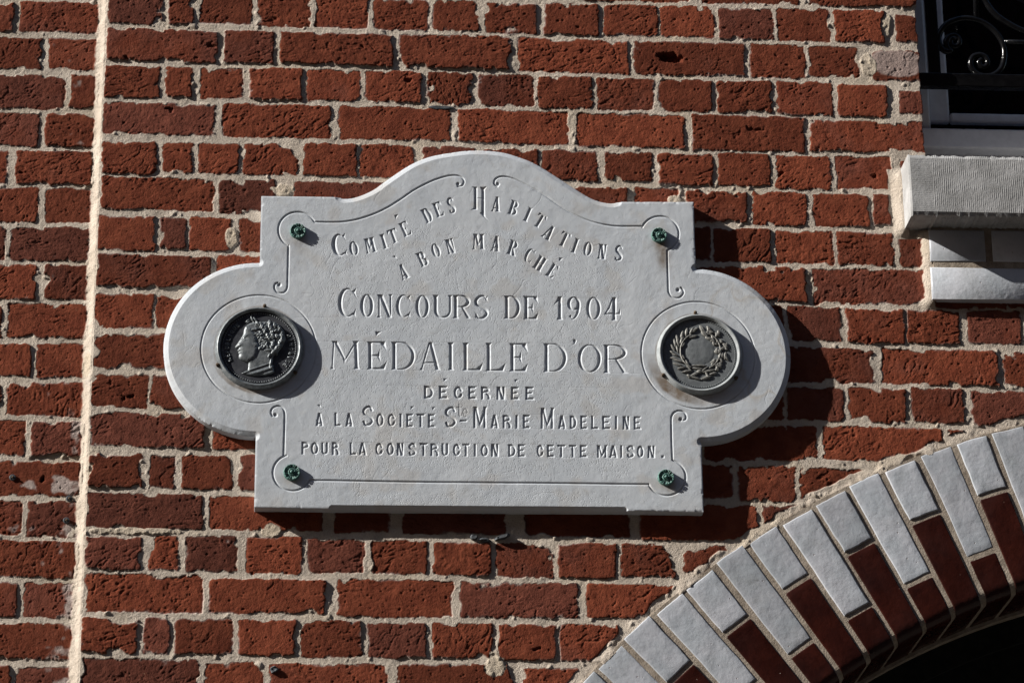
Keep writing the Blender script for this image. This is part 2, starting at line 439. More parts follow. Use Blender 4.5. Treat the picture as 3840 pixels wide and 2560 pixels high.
RL = extend(RL, U0, None, (U0, X_SEAM-0.026))

# ------------------------------------------------------------------ brick walls (relief sheet at real depth)
def axis(lo, a, b, hi, fine, coarse):
    return np.concatenate([np.arange(lo, a, coarse), np.arange(a, b, fine), np.arange(b, hi+coarse, coarse)])
gu = axis(U0, -1.06, 1.10, U1, 0.0016, 0.008)
gv = axis(V0, -0.73, 0.80, V1, 0.0016, 0.008)
NX, NZ = len(gu), len(gv)
GU, GV = np.meshgrid(gu, gv)
wx = fbm(GU, GV, 0.026, 11, 2)*0.0030+fbm(GU, GV, 0.0090, 21, 2)*0.0013+fbm(GU, GV, 0.0042, 23, 1)*0.0009
wz = fbm(GU, GV, 0.026, 31, 2)*0.0030+fbm(GU, GV, 0.0090, 41, 2)*0.0013+fbm(GU, GV, 0.0042, 43, 1)*0.0009
bite = np.clip(fbm(GU, GV, 0.030, 51, 2)-0.25, 0, 1)*0.016+np.clip(fbm(GU, GV, 0.011, 61, 2)-0.15, 0, 1)*0.006
WX, WZ = GU+wx, GV+wz
LEFT = GU < X_SEAM-0.010
S = np.full(GU.shape, -0.05); ID = np.full(GU.shape, -1, np.int32)
ALL = [(r, 1) for r in RR]+[(r, 0) for r in RL]
for k, ((x0, x1, z0, z1), side) in enumerate(ALL):
    m = 0.012
    i0, i1 = np.searchsorted(gu, (x0-m, x1+m)); j0, j1 = np.searchsorted(gv, (z0-m, z1+m))
    if i1 <= i0 or j1 <= j0: continue
    sl = (slice(j0, j1), slice(i0, i1))
    rad = 0.0025+0.0055*rng.rand()**2
    tw = rng.normal(0, 0.012)
    cx, cz, hx, hz = (x0+x1)/2, (z0+z1)/2, (x1-x0)/2, (z1-z0)/2
    X = WX[sl]-cx; Z = WZ[sl]-cz-(WX[sl]-cx)*tw
    qx = np.abs(X)-hx+rad; qz = np.abs(Z)-hz+rad
    sd = np.hypot(np.maximum(qx, 0), np.maximum(qz, 0))+np.minimum(np.maximum(qx, qz), 0)-rad
    s = -sd-bite[sl]*(0.5+0.9*rng.rand())+0.0012
    if side: s = np.where(GU[sl] < X_SEAM, -0.05, s)
    else: s = np.where(GU[sl] > X_SEAM-0.012, -0.05, s)
    up = s > S[sl]
    S[sl] = np.where(up, s, S[sl]); ID[sl] = np.where(up, k, ID[sl])
# bricks are cut back along the arch and beside the sill
rad_a = np.hypot(GU-AC[0], GV-AC[1])
S = np.minimum(S, rad_a-(R_O+0.020)+fbm(GU, GV, 0.03, 71, 2)*0.009)
xs0 = SILL_X0-0.026+fbm(GU, GV, 0.03, 72, 2)*0.006
S = np.where((GV < SILL_Z1+0.004) & (GV > SILL_Z0-0.02), np.minimum(S, xs0-GU), S)
nb = len(ALL)
rs = np.random.RandomState(8)
off = rs.normal(0, 0.0008, nb); tx = rs.normal(0, 0.010, nb); tz = rs.normal(0, 0.012, nb)
tone = rs.rand(nb); purp = np.clip(rs.rand(nb)*1.25-0.35, 0, 1); coarse = rs.rand(nb)
ang = rs.normal(0.35, 0.5, nb)
cxs = np.array([(r[0][0]+r[0][1])/2 for r in ALL]); czs = np.array([(r[0][2]+r[0][3])/2 for r in ALL])
IDc = np.maximum(ID, 0)
dx, dz = GU-cxs[IDc], GV-czs[IDc]
ca, sa = np.cos(ang)[IDc], np.sin(ang)[IDc]
lx, lz = dx*ca+dz*sa+cxs[IDc]*3.1, -dx*sa+dz*ca+czs[IDc]*2.3
wv = fbm(GU, GV, 0.03, 81, 2)*0.010
rid = 1-np.abs(fbm(lx+wv, (lz+wv)*3.2, 0.034, 91, 2))*2.2
rid2 = 1-np.abs(fbm(lx-wv, (lz-wv)*2.4, 0.018, 95, 2))*2.2
patch = sstep(-0.15, 0.35, fbm(GU, GV, 0.05, 101, 2)+coarse[IDc]*0.5-0.25)
crease = sstep(0.72, 1.0, rid)*0.0013*patch+sstep(0.70, 1.0, rid2)*0.0007*(0.35+0.65*patch)
tex = fbm(GU, GV, 0.024, 111, 2)*0.0007+fbm(GU, GV, 0.0075, 121, 2)*0.00042*(0.6+coarse[IDc])+fbm(GU, GV, 0.0042, 125, 1)*0.00022-crease
# small firing pits
pits = np.zeros(GU.shape)
for q in range(9500):
    px_, pz_ = rs.uniform(-1.06, 1.10), rs.uniform(-0.73, 0.80)
    r = 0.0009+0.0015*rs.rand()**4; dep = 0.0012+0.0022*rs.rand(); el = rs.uniform(0.7, 1.8)
    i0, i1 = np.searchsorted(gu, (px_-r*3, px_+r*3)); j0, j1 = np.searchsorted(gv, (pz_-r*3, pz_+r*3))
    if i1-i0 < 1 or j1-j0 < 1: continue
    d2 = ((gu[i0:i1]-px_)/(r*el))[None, :]**2+((gv[j0:j1]-pz_)/r)[:, None]**2
    pits[j0:j1, i0:i1] = np.maximum(pits[j0:j1, i0:i1], dep*np.exp(-d2*1.2))
# larger hollows seen on single bricks
nl0 = fbm(GU, GV, 0.018, 177, 3)*0.009
for (t, a, b, ra, rb, dep) in ((2, 2255, 400, 75, 45, 0.012), (3, 505, 895, 60, 20, 0.003), (3, 1330, 1218, 18, 16, 0.006), (3, 665, 1195, 18, 22, 0.006),
                           (7, 290, 145, 18, 18, 0.012), (7, 1760, 828, 24, 15, 0.008), (1, 1470, 320, 35, 18, 0.004), (1, 880, 395, 22, 10, 0.004),
                           (1, 1165, 760, 22, 16, 0.004), (4, 840, 1160, 16, 16, 0.005), (4, 893, 1157, 18, 12, 0.005), (2, 155, 318, 20, 12, 0.004),
                           (2, 450, 550, 26, 18, 0.004), (8, 1355, 1340, 20, 16, 0.004), (6, 1300, 765, 14, 16, 0.005), (6, 1610, 672, 16, 10, 0.004)):
    x_, z_ = un(*zt(t, a, b)); ra, rb = ra/K9/SCALE, rb/K9/SCALE
    q = ((GU-x_+wx*2.2+nl0)/ra)**2+((GV-z_+wz*2.2+0.5*nl0+(GU-x_)*0.25)/rb)**2
    pits = np.maximum(pits, dep*(1-sstep(0.35, 1.25, q)))
lump = np.zeros(GU.shape); nlz = fbm(GU, GV, 0.022, 441, 3)
for (t, a, b, ra, rb) in ((1, 1950, 1300, 85, 50), (2, 2290, 1372, 70, 30), (4, 592, 930, 30, 95), (8, 1070, 1430, 85, 95), (7, 1880, 520, 80, 45), (7, 900, 520, 330, 22), (4, 1590, 70, 45, 80), (3, 1400, 170, 45, 95), (3, 1270, 430, 60, 95)):
    x_, z_ = un(*zt(t, a, b)); q = ((GU-x_)/(ra/K9/SCALE))**2+((GV-z_)/(rb/K9/SCALE))**2
    lump = np.maximum(lump, sstep(0.0, 0.35, 1-q+nlz*0.9))
S = np.where(lump > 0.3, np.minimum(S, 0.3*0.004-lump*0.004), S)
hb = off[IDc]+np.clip(dx*tx[IDc]+dz*tz[IDc], -0.003, 0.003)+tex-pits
hb = hb-0.0009*np.exp(-np.maximum(S, 0)/0.0020)
hm = -0.0021+fbm(GU, GV, 0.035, 131, 2)*0.0012+fbm(GU, GV, 0.008, 141, 2)*0.00035+fbm(GU, GV, 0.004, 145, 1)*0.00022+0.0003*np.exp(np.minimum(S, 0)/0.004)
# low raised lumps of old mortar
hm = hm+np.clip(fbm(GU, GV, 0.016, 151, 2)-0.52, 0, 1)*0.007
hm = hm+lump*(0.0022+fbm(GU, GV, 0.012, 451, 3)*0.0016)
mask = sstep(-0.0007, 0.0007, S)
H = hm+(hb-hm)*sstep(-0.0004, 0.0011, S)
# the seam: the neighbour's wall is set back, a lime fillet slopes up to the corner
fw = 0.0215+fbm(GU, GV, 0.05, 161, 2)*0.006+fbm(GU, GV, 0.012, 163, 2)*0.003
tse = np.clip((GU-(X_SEAM-fw))/(fw-0.0035), 0, 1)
fil = sstep(0, 1, tse*0.62)/sstep(0, 1, np.array(0.62))
H = np.where(GU < X_SEAM, H*np.where(tse > 0, 0.6, 1)-D_LEFT+(D_LEFT-0.002)*fil+(tse > 0)*(fbm(GU, GV, 0.012, 165, 3)*0.0016+fbm(GU, GV, 0.005, 167, 1)*0.0006), H)
fz = (GU < X_SEAM-0.001) & (tse > 0)
mask = np.where(fz, mask*(1-sstep(0.0, 0.25, tse)), mask)
mask = np.where((GU >= X_SEAM-0.001) & (GU < X_SEAM+0.003), np.maximum(mask, 0), mask)
# mortar fillets banked up beside the sill and the white glazed bricks
GB_X = float(un(*zt(6, 1703, 120), -0.018)[0])
GB_Z0 = float(un(*zt(6, 1900, 498), -0.018)[1])
b1 = sstep(0.024, 0.0, SILL_X0-GU)*(GU < SILL_X0+0.01)*sstep(SILL_Z0-0.02, SILL_Z0, GV)*(1-sstep(SILL_Z1-0.02, SILL_Z1+0.012, GV))
b2 = sstep(0.028, 0.0, GB_X-GU)*(GU < GB_X+0.01)*sstep(GB_Z0-0.02, GB_Z0+0.004, GV)*(1-sstep(SILL_Z0-0.01, SILL_Z0+0.006, GV))
H = H+np.maximum(b1*0.011, b2*0.015)*(1-mask*0.6)
H = H+0.004*sstep(0.03, 0.0, rad_a-R_O)*(1-mask)*sstep(-0.2, 0.4, fbm(GU, GV, 0.03, 171, 2))
# colour measures that belong to the things themselves
nl = fbm(GU, GV, 0.03, 181, 3)
lx0, lz0 = un(*zt(7, 340, 200), D_LEFT)
lime = sstep(0.05, 0.4, nl+0.45*np.exp(-((GU-X_SEAM+0.03)/0.02)**2)-0.50)*(GU < X_SEAM)*sstep(-0.1, -0.2, GV)
lime = np.maximum(lime, sstep(0.0, 0.3, nl+0.75*np.exp(-((GU-lx0)/0.085)**2-((GV-lz0)/0.022)**2)-0.62)*(GU < X_SEAM))
lime = np.maximum(lime, 0.8*np.exp(-(np.maximum(S, 0)/0.0018)**2)*sstep(0.15, 0.5, fbm(GU, GV, 0.06, 191, 2)))
gx0, gz0 = un(*zt(3, 1475, 430))
lime = np.maximum(lime, 0.75*sstep(0.0, 0.3, 1-((GU-gx0)/0.055)**2-((GV-gz0)/0.033)**2+nl*0.5))
cream = sstep(0.86, 0.95, GU+nl*0.03)*sstep(SILL_Z1-0.03, SILL_Z1+0.02, GV)
cream = np.maximum(cream, sstep(0.1, 0.5, fbm(GU, GV, 0.12, 201, 2))*0.5)
cream = np.where((GU < X_SEAM) & (tse > 0), cream*0.3, cream)
cream = np.maximum(cream, lump*0.8)
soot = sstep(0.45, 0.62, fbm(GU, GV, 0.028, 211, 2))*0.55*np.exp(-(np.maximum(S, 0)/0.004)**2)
Y = -H
Vw = np.stack([GU, Y, GV], -1).reshape(-1, 3)
cu, cv = (gu[:-1]+gu[1:])/2, (gv[:-1]+gv[1:])/2
CU, CV = np.meshgrid(cu, cv)
keep = np.hypot(CU-AC[0], CV-AC[1]) > R_O-0.002
nzw = (vnoise(CV/0.02, CV*0+3.3, 221)-0.5)*0.006
hole = (CU > X_WIN+nzw) & (CV > SILL_Z1-0.012)
keep &= ~hole
AT = dict(mask=mask, tone=tone[IDc], purp=purp[IDc], lime=lime, cream=cream, soot=soot)

house = thing('brick_house', 'red brick house front with window, stone sill and glazed brick arch, carrying the stone plaque', 'house', (0.2, 0, -3.6))
house2 = thing('brick_house', 'narrow strip of set back brick house wall left of the pale vertical mortar seam', 'house', (-1.1, 0.02, -3.6))
kr = keep & (CU >= X_SEAM); kl = keep & (CU < X_SEAM)
def wall_part(name, k, parent, ret):
    F = grid_faces(NX, NZ, k)
    V, att = Vw, {q: a.ravel() for q, a in AT.items()}
    if ret:                                            # turn the wall's edge back into the openings
        E = boundary_edges(NX, NZ, k)
        mid = (Vw[E[:, 0]]+Vw[E[:, 1]])/2
        E = E[(mid[:, 0] > X_WIN-0.02) & (mid[:, 2] > SILL_Z1-0.02) & (mid[:, 0] < U1-0.05) & (mid[:, 2] < V1-0.03)]
        vs = np.unique(E); mp = {int(v): i for i, v in enumerate(vs)}
        n0 = len(V); B = V[vs].copy(); B[:, 1] = 0.17
        V = np.concatenate([V, B]); att = {q: np.concatenate([a, a[vs]]) for q, a in att.items()}
        F = np.concatenate([F, np.array([(b, a, n0+mp[int(a)], n0+mp[int(b)]) for a, b in E])])
    V, F, att = compact(V, F, att)
    return mesh_obj(name, V, F, M['wall'], parent, True, att)
wall_part('wall', kr, house, True)
wl = wall_part('wall', kl & (CU < X_SEAM-0.021), house2, False)
wj = wall_part('mortar_joint', kl & (CU >= X_SEAM-0.021), house2, False)

# ------------------------------------------------------------------ unseen street and houses opposite, added for their effect on the light
st_m = MB(); st_m.box(-60, 60, -9.5, 1.0, -3.75, -3.6)
st = st_m.build('street', mat_simple('paving', (0.085, 0.075, 0.062), (0.12, 0.105, 0.088), scale=8, rough=0.9), None); st['kind'] = 'structure'  # unseen ground, added to bounce light up onto the undersides
op = thing('brick_house', 'unseen row of brick houses added across the street to block part of the sky', 'house', (0, -9.6, -3.6))
om = MB(); om.box(-40, 40, -10.2, -9.6, -3.6, 9.5); om.build('wall', mat_simple('far_brick', (0.14, 0.05, 0.03), (0.19, 0.07, 0.045), scale=3, rough=0.9), op)  # added out of view to cut the skylight reaching the wall
om = MB(); om.box(-40, 40, -10.4, -9.45, 9.5, 9.9); om.build('cornice', M['frame'], op)
for fx in range(-14, 15):
    for fz in (-2.2, 1.2, 4.6):
        om = MB(); om.box(fx*2.4-0.55, fx*2.4+0.55, -9.65, -9.58, fz, fz+2.0); w_ = om.build('window', M['frame'], op)
        om = MB(); om.box(fx*2.4-0.47, fx*2.4+0.47, -9.6, -9.575, fz+0.08, fz+1.92); om.build('pane', M['glass'], w_)

# ------------------------------------------------------------------ glazed arch
def voussoir(mb, r0, r1, a0, a1, y0, y1, seed):
    """rounded glazed brick, slightly wavy"""
    rr = np.random.RandomState(seed)
    na, nr = 6, 14
    da = 0.0035; V = []; F = []
    A = np.linspace(a0, a1, na); Rr = np.linspace(r0, r1, nr)
    jit = rr.normal(0, 0.0009, 8)
    prof = [(0.0, 0.0022, 1), (0.0009, 0.0007, 1), (0.0028, 0.0, 1)]
    # front cap as inset rings
    ring = []
    for a in np.linspace(a0, a1, 9): ring.append((r0, a))
    for r in np.linspace(r0, r1, 13)[1:]: ring.append((r, a1))
    for a in np.linspace(a1, a0, 9)[1:]: ring.append((r1, a))
    for r in np.linspace(r1, r0, 13)[1:-1]: ring.append((r, a0))
    n = len(ring); rc, ac = (r0+r1)/2, (a0+a1)/2
    wob = rr.normal(0, 0.0006, n); wob = (wob+np.roll(wob, 1)+np.roll(wob, -1))/2
    def lay(inset, y):
        b = len(V)
        for q, (r, a) in enumerate(ring):
            hr, ha = (r1-r0)/2, (a1-a0)/2
            ii = inset+wob[q]
            fr = (r-rc)*(1-ii/hr); fa = (a-ac)*(1-ii/(ha*r))
            R_, A_ = rc+fr, ac+fa
            V.append((AC[0]+R_*math.cos(A_), y+jit[0]*0.6, AC[1]+R_*math.sin(A_)))
        return b
    L = [lay(0, y1), lay(0, y0+0.0026), lay(0.0003, y0+0.0012), lay(0.0011, y0+0.0003), lay(0.0026, y0), lay(0.012, y0-0.0001)]
    for u, v in zip(L[:-1], L[1:]):
        for q in range(n): F.append((u+q, u+(q+1) % n, v+(q+1) % n, v+q))
    F.append(tuple(L[-1]+q for q in range(n)))
    mb.add(V, F)
def bull_brick(mb, r0, r1, a0, a1, y0, seed):
    """glazed brick running through the arch, its inner front edge a bullnose"""
    rr = np.random.RandomState(seed)
    prof = [(r1, 0.06), (r1, y0+0.0025), (r1-0.0004, y0+0.0010), (r1-0.0012, y0+0.0003), (r1-0.0028, y0)]
    prof += [(r, y0) for r in np.linspace(r1-0.012, r0+R_BULL+0.006, 6)]
    prof += [(r0+R_BULL-R_BULL*math.sin(q), y0+R_BULL-R_BULL*math.cos(q)) for q in np.linspace(0, math.pi/2, 10)]
    prof += [(r0, y) for y in np.linspace(y0+R_BULL+0.01, Y_BACK, 4)]
    c = np.array([(r0+r1)/2, 0.05])
    n = len(prof); V = []; F = []
    da = a1-a0; steps = [(0, 0.0022), (0.0004, 0.0009), (0.0012, 0.0002), (0.0028, 0.0)]
    lays = [(a0+d/r1, e) for d, e in steps]+[(a0+da*f, 0) for f in (0.25, 0.5, 0.75)]+[(a1-d/r1, e) for d, e in steps[::-1]]
    nrm = []
    for i in range(n):
        p, q = np.array(prof[max(i-1, 0)]), np.array(prof[min(i+1, n-1)]); d = q-p; d /= np.linalg.norm(d)
        nrm.append((d[1], -d[0]) if False else (-d[1], d[0]))
    for a, e in lays:
        for (r, y), (nr, ny) in zip(prof, nrm):
            if (nr*(r-c[0])+ny*(y-c[1])) > 0: nr, ny = -nr, -ny
            w = rr.normal(0, 0.0002)
            V.append((AC[0]+(r+nr*e)*math.cos(a), y+ny*e+w, AC[1]+(r+nr*e)*math.sin(a)))
    m = len(lays)
    for k in range(m-1):
        for i in range(n-1): F.append((k*n+i, k*n+i+1, (k+1)*n+i+1, (k+1)*n+i))
    F.append(tuple(range(n))[::-1]); F.append(tuple((m-1)*n+i for i in range(n)))
    mb.add(V, F)
arch_m = MB()
aw, ap = math.radians(2.10), math.radians(2.49)
def acen(k): return math.radians(117.8)-ap*(k-8)
A_LO, A_HI = math.radians(92), math.radians(146)
# mortar body: front sheet, soffit and outer face
na = 260; V = []; F = []
sec = [(R_O+0.004, 0.12), (R_O+0.004, -0.0012)]+[(R_I+R_BULL-(R_BULL-0.0022)*math.sin(q), R_BULL-0.0035-(R_BULL-0.0022)*math.cos(q)) for q in np.linspace(0, math.pi/2, 9)]+[(R_I+0.0024, Y_BACK+0.003), (R_I-0.006, Y_BACK+0.003), (R_I-0.006, Y_BACK+0.03), (R_I+0.1, Y_BACK+0.03)]
ns = len(sec)
for i in range(na+1):
    a = A_LO+(A_HI-A_LO)*i/na
    for (r, y) in sec: V.append((AC[0]+r*math.cos(a), y, AC[1]+r*math.sin(a)))
for i in range(na):
    for q in range(ns-1): F.append((i*ns+q, i*ns+q+1, (i+1)*ns+q+1, (i+1)*ns+q))
arch_m.add(V, F)
arch = arch_m.build('arch', M['arch_mortar'], house)
wb, bb = MB(), MB()
for k in range(-3, 19):
    c = acen(k); rr = np.random.RandomState(300+k)
    c += rr.normal(0, 0.0006)
    a0, a1 = c-aw/2*(1+rr.normal(0, 0.02)), c+aw/2*(1+rr.normal(0, 0.02))
    y = -0.0035+rr.normal(0, 0.0009)
    if k % 2:
        voussoir(wb, R_LONG, R_O+rr.normal(0, 0.002), a0, a1, y, 0.10, k+40)
        bull_brick(bb, R_I, R_LONG-0.010, a0, a1, y, k+80)
    else:
        voussoir(wb, R_SHORT, R_O+rr.normal(0, 0.002), a0, a1, y, 0.10, k+40)
        bull_brick(bb, R_I, R_SHORT-0.010, a0, a1, y, k+80)
def shade_auto(ob, deg=40):
    me = ob.data
    me.polygons.foreach_set('use_smooth', [True]*len(me.polygons))
    me.set_sharp_from_angle(angle=math.radians(deg))
shade_auto(wb.build('white_brick_ring', M['white_glaze'], arch), 50)
shade_auto(bb.build('brown_brick_ring', M['brown_glaze'], arch), 50)
# dark doorway frame under the arch
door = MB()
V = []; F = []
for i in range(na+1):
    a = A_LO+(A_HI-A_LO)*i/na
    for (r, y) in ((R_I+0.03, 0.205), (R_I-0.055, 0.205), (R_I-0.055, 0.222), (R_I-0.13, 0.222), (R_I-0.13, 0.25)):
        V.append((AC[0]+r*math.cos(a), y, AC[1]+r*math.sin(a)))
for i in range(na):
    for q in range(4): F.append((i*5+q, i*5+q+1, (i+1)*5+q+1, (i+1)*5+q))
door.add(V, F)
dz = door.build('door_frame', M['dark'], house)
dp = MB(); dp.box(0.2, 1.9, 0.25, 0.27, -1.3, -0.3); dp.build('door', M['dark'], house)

# ------------------------------------------------------------------ glazed bricks under the sill
gb = MB()
def soft_box(mb, x0, x1, y0, y1, z0, z1, r=0.003):
    V = []; F = []
    ring = [(x0, z0), (x1, z0), (x1, z1), (x0, z1)]
    cx, cz = (x0+x1)/2, (z0+z1)/2
    def lay(ins, y):
        b = len(V)
        for (x, z) in ring: V.append((x-math.copysign(ins, x-cx), y, z-math.copysign(ins, z-cz)))
        return b
    L = [lay(0, y1), lay(0, y0+r*1.5), lay(r*0.3, y0+r*0.5), lay(r, y0)]
    for u, v in zip(L[:-1], L[1:]):
        for q in range(4): F.append((u+q, u+(q+1) % 4, v+(q+1) % 4, v+q))
    F.append((L[-1], L[-1]+1, L[-1]+2, L[-1]+3)); mb.add(V, F)
def rect_at(t, a, b, c, d, y):
    x0 = un(*zt(t, a, (c+d)/2), y)[0]; x1 = un(*zt(t, b, (c+d)/2), y)[0]
    z1 = un(*zt(t, (a+b)/2, c), y)[1]; z0 = un(*zt(t, (a+b)/2, d), y)[1]
    return float(x0), float(x1), float(z0), float(z1)
for (a, b, c, d) in ((1702, 2085, 15, 232), (2130, 2520, 20, 237), (2565, 2950, 24, 240), (1714, 2500, 276, 497), (2545, 3300, 280, 500)):
    x0, x1, z0, z1 = rect_at(6, a, b, c, d, -0.018)
    soft_box(gb, x0, x1, -0.018, 0.03, z0, z1)
shade_auto(gb.build('glazed_brick_apron', M['white_glaze'], house), 50)
gm = MB()
x0, x1, z0, z1 = rect_at(6, 1725, 3300, 10, 485, -0.012)
gm.box(x0, x1, -0.0155, 0.03, z0+0.004, SILL_Z0+0.01)
gm.build('apron_mortar', M['arch_mortar'], house)

# ------------------------------------------------------------------ stone sill with tooled face
n = M['sill_node']
sx = n.t.nodes.new('ShaderNodeSeparateXYZ'); n.t.links.new(n.co, sx.inputs[0])
xl = SILL_X0+0.047
def stripes(axis_sock, per):
    jitter = n.math('MULTIPLY', n.noise(45, 3), 0.0035)
    w = n.math('SINE', n.math('MULTIPLY', n.math('ADD', axis_sock, jitter), 2*math.pi/per))
    return n.math('ADD', n.math('MULTIPLY', w, 0.5), 0.5)
vert = stripes(sx.outputs['X'], 0.0040); horz = stripes(sx.outputs['Z'], 0.0040)
isl = n.math('LESS_THAN', sx.outputs['X'], xl)
st = n.math('ADD', n.math('MULTIPLY', horz, n.math('MULTIPLY', isl, 0.45)), n.math('MULTIPLY', vert, n.math('SUBTRACT', 1.0, isl)))
st = n.math('MULTIPLY', st, n.ramp(n.noise(90, 3), 0.35, 0.65, 0.1, 1.0))
n.bump(st, 0.0006, 0.7); n.bump(n.noise(190, 4, 0.7), 0.0010, 0.7)
sill = MB()
nx_, nz_ = 120, 20
def sill_face():
    xs = np.concatenate([[SILL_X0], np.linspace(SILL_X0+0.004, U1, nx_)]); zs = np.linspace(SILL_Z0, SILL_Z1, nz_)
    V = []; F = []
    rr = np.random.RandomState(2)
    W = len(xs)
    for j, z in enumerate(zs):
        for i, x in enumerate(xs):
            e = min(j, nz_-1-j)
            ch = 0.003*(e == 0)+0.002*(i == 0)
            V.append((x+(0.0015*rr.rand() if i == 0 else 0), -D_SILL+ch+0.0002*rr.rand()+(0.001*rr.rand() if e == 0 else 0), z+(0.0012*rr.normal() if e == 0 else 0)))
    for j in range(nz_-1):
        for i in range(W-1): F.append((j*W+i, j*W+i+1, (j+1)*W+i+1, (j+1)*W+i))
    b = len(V)
    for i, x in enumerate(xs): V.append((x, 0.12, SILL_Z0+0.001)); V.append((x, 0.12, SILL_Z1+0.004))
    for i in range(W-1):
        F.append((i+1, i, b+2*i, b+2*i+2)); t = (nz_-1)*W
        F.append((t+i, t+i+1, b+2*i+3, b+2*i+1))
    # left end
    F.append(tuple([b+1]+[b]+[j*W for j in range(nz_)]))
    sill.add(V, F)
sill_face()
sl_ob = sill.build('window_sill', n.m, house)
shade_auto(sl_ob, 22)

# ------------------------------------------------------------------ window
ZW = lambda x, y, d: tuple(float(q) for q in un(3400+x/2.45, y/2.45, d))
wf = MB()
XR = U1
ztop = V1
d1 = 0.085
xa = ZW(120, 900, d1)[0]; xb = ZW(214, 1000, d1)[0]
zb1 = ZW(600, 1203, d1)[1]; zb0 = ZW(600, 1385, d1)[1]
wf.box(X_WIN-0.01, xb, d1, d1+0.06, zb1, ztop)                       # fixed frame stile
wf.box(X_WIN-0.01, XR, d1-0.012, d1+0.05, zb0, zb1)                  # bottom rail
wf.box(X_WIN-0.01, XR, d1+0.022, d1+0.06, SILL_Z1-0.02, zb0)         # joint above the sill
win = wf.build('window', M['frame'], house, bevel=0.004)
win['label'] = 'pale painted window frame in the shaded reveal'
sf = MB(); d2 = d1+0.022
xc = ZW(388, 900, d2)[0]; zs1 = ZW(600, 1040, d2)[1]; zs0 = ZW(600, 1130, d2)[1]
sf.box(xb+0.002, xc, d2, d2+0.04, zs0, ztop)
sf.box(xc, XR, d2-0.002, d2+0.04, zs0, zs1)
sf.build('sash', M['frame'], win, bevel=0.005)
gp = MB(); gp.box(xb, XR, d2+0.012, d2+0.018, zs0-0.05, ztop); gp.build('pane', M['glass'], win)
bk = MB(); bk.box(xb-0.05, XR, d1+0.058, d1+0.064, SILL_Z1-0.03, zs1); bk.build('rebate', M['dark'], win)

gd = MB(); dr = 0.032
def rail_pts(P, d=dr): return [(ZW(x, y, d)[0], d, ZW(x, y, d)[1]) for x, y in P]
def smooth_pts(P, n=10):
    P = np.asarray(P, float); out = []
    Q = np.vstack([2*P[0]-P[1], P, 2*P[-1]-P[-2]])
    for i in range(1, len(Q)-2):
        for t in np.linspace(0, 1, n, endpoint=False):
            a, b, c, d = Q[i-1], Q[i], Q[i+1], Q[i+2]
            out.append(0.5*((2*b)+(c-a)*t+(2*a-5*b+4*c-d)*t*t+(3*b-a-3*c+d)*t**3))
    out.append(Q[-2]); return np.array(out)
x0, z0 = ZW(235, 0, dr); x1, z1 = ZW(262, 752, dr)
hb_ = ZW(600, 752, dr)[1]
gd.box(x1-0.0125, x1+0.0125, dr-0.006, dr+0.006, hb_, V1)
gd.box(X_WIN-0.01, XR, dr-0.010, dr+0.010, hb_-0.0155, hb_+0.0145)
guard = gd.build('window_guard', M['dark_metal'], house, bevel=0.002)
guard['label'] = 'black wrought iron guard with scrolls across the window'
def scroll(P, r):
    s_ = MB(); s_.tube(smooth_pts(rail_pts(P)), r); s_.build('scroll', M['dark_metal'], guard, smooth=True)
scroll([(452, 372), (430, 355), (405, 375), (410, 415), (445, 430), (480, 405), (478, 360), (440, 330), (390, 340), (362, 385), (375, 440), (400, 470), (355, 472),
        (310, 430), (292, 345), (330, 262), (400, 205), (520, 172), (650, 188), (760, 245), (848, 335), (895, 450), (890, 575), (845, 660),
        (760, 702), (665, 690), (603, 635), (588, 575), (612, 525), (670, 508), (725, 530), (742, 580), (720, 618), (682, 612), (666, 575), (690, 548)], 0.0066)
s_ = MB(); s_.tube(rail_pts([(625, -330), (642, 185)]), 0.006); s_.build('bar', M['dark_metal'], guard, smooth=True)
scroll([(640, -260), (690, -60), (720, 10), (800, 120), (910, 205), (1080, 290), (1300, 330)], 0.007)
s_ = MB(); s_.tube(rail_pts([(890, 388), (1400, 402)]), 0.006); s_.build('bar', M['dark_metal'], guard, smooth=True)

# ------------------------------------------------------------------ the stone plaque
P_Y = -T_PLQ
plaque = thing('stone_plaque', 'pale carved stone plaque with French inscription and two round medallions, fixed to the brick wall', 'plaque', (0, P_Y, 0))
def arr(L, ox=0, oy=0, s=1.0, y=P_Y):
    L = np.asarray(L, float); a, b = un(ox+L[:, 0]/s, oy+L[:, 1]/s, y); return np.stack([a, b], 1)
TL, TR = arr([(980, 735)])[0], arr([(2601, 757)])[0]
BL, BRc = arr([(953, 1902)])[0], arr([(2639, 1918)])[0]
hump = arr([(1276, 739), (1289, 743), (1319, 741), (1349, 733), (1378.6, 721), (1408, 705), (1435, 685), (1498, 641), (1540, 615), (1585, 594.5), (1633, 580), (1683, 571.5),
            (1743, 563.5), (1792, 561.5), (1852, 565), (1906, 574), (1977, 598), (2015, 616), (2055, 640), (2097, 667), (2140, 695), (2179, 720), (2210, 738), (2241, 751), (2271, 758), (2297, 760), (2314, 757)])
hump = smooth_pts(hump, 6)
def ear(pt, pb, side):
    a, b = arr([pt])[0], arr([pb])[0]
    R = abs(a[1]-b[1])/2; c = np.array([(a[0]+b[0])/2, (a[1]+b[1])/2])
    th = np.linspace(math.pi/2, -math.pi/2, 120)
    return c, R, np.stack([c[0]+side*R*np.cos(th), c[1]+R*np.sin(th)], 1)
cL, rL, earL = ear((966, 983), (958, 1634), -1)
cR, rR, earR = ear((2612, 1006), (2631, 1656), 1)
def on_edge(p, a, b):
    t = (p[1]-a[1])/(b[1]-a[1]); return a+(b-a)*t
xr_t, xr_b = on_edge(earR[0], TR, BRc), on_edge(earR[-1], TR, BRc)
xl_t, xl_b = on_edge(earL[0], TL, BL), on_edge(earL[-1], TL, BL)
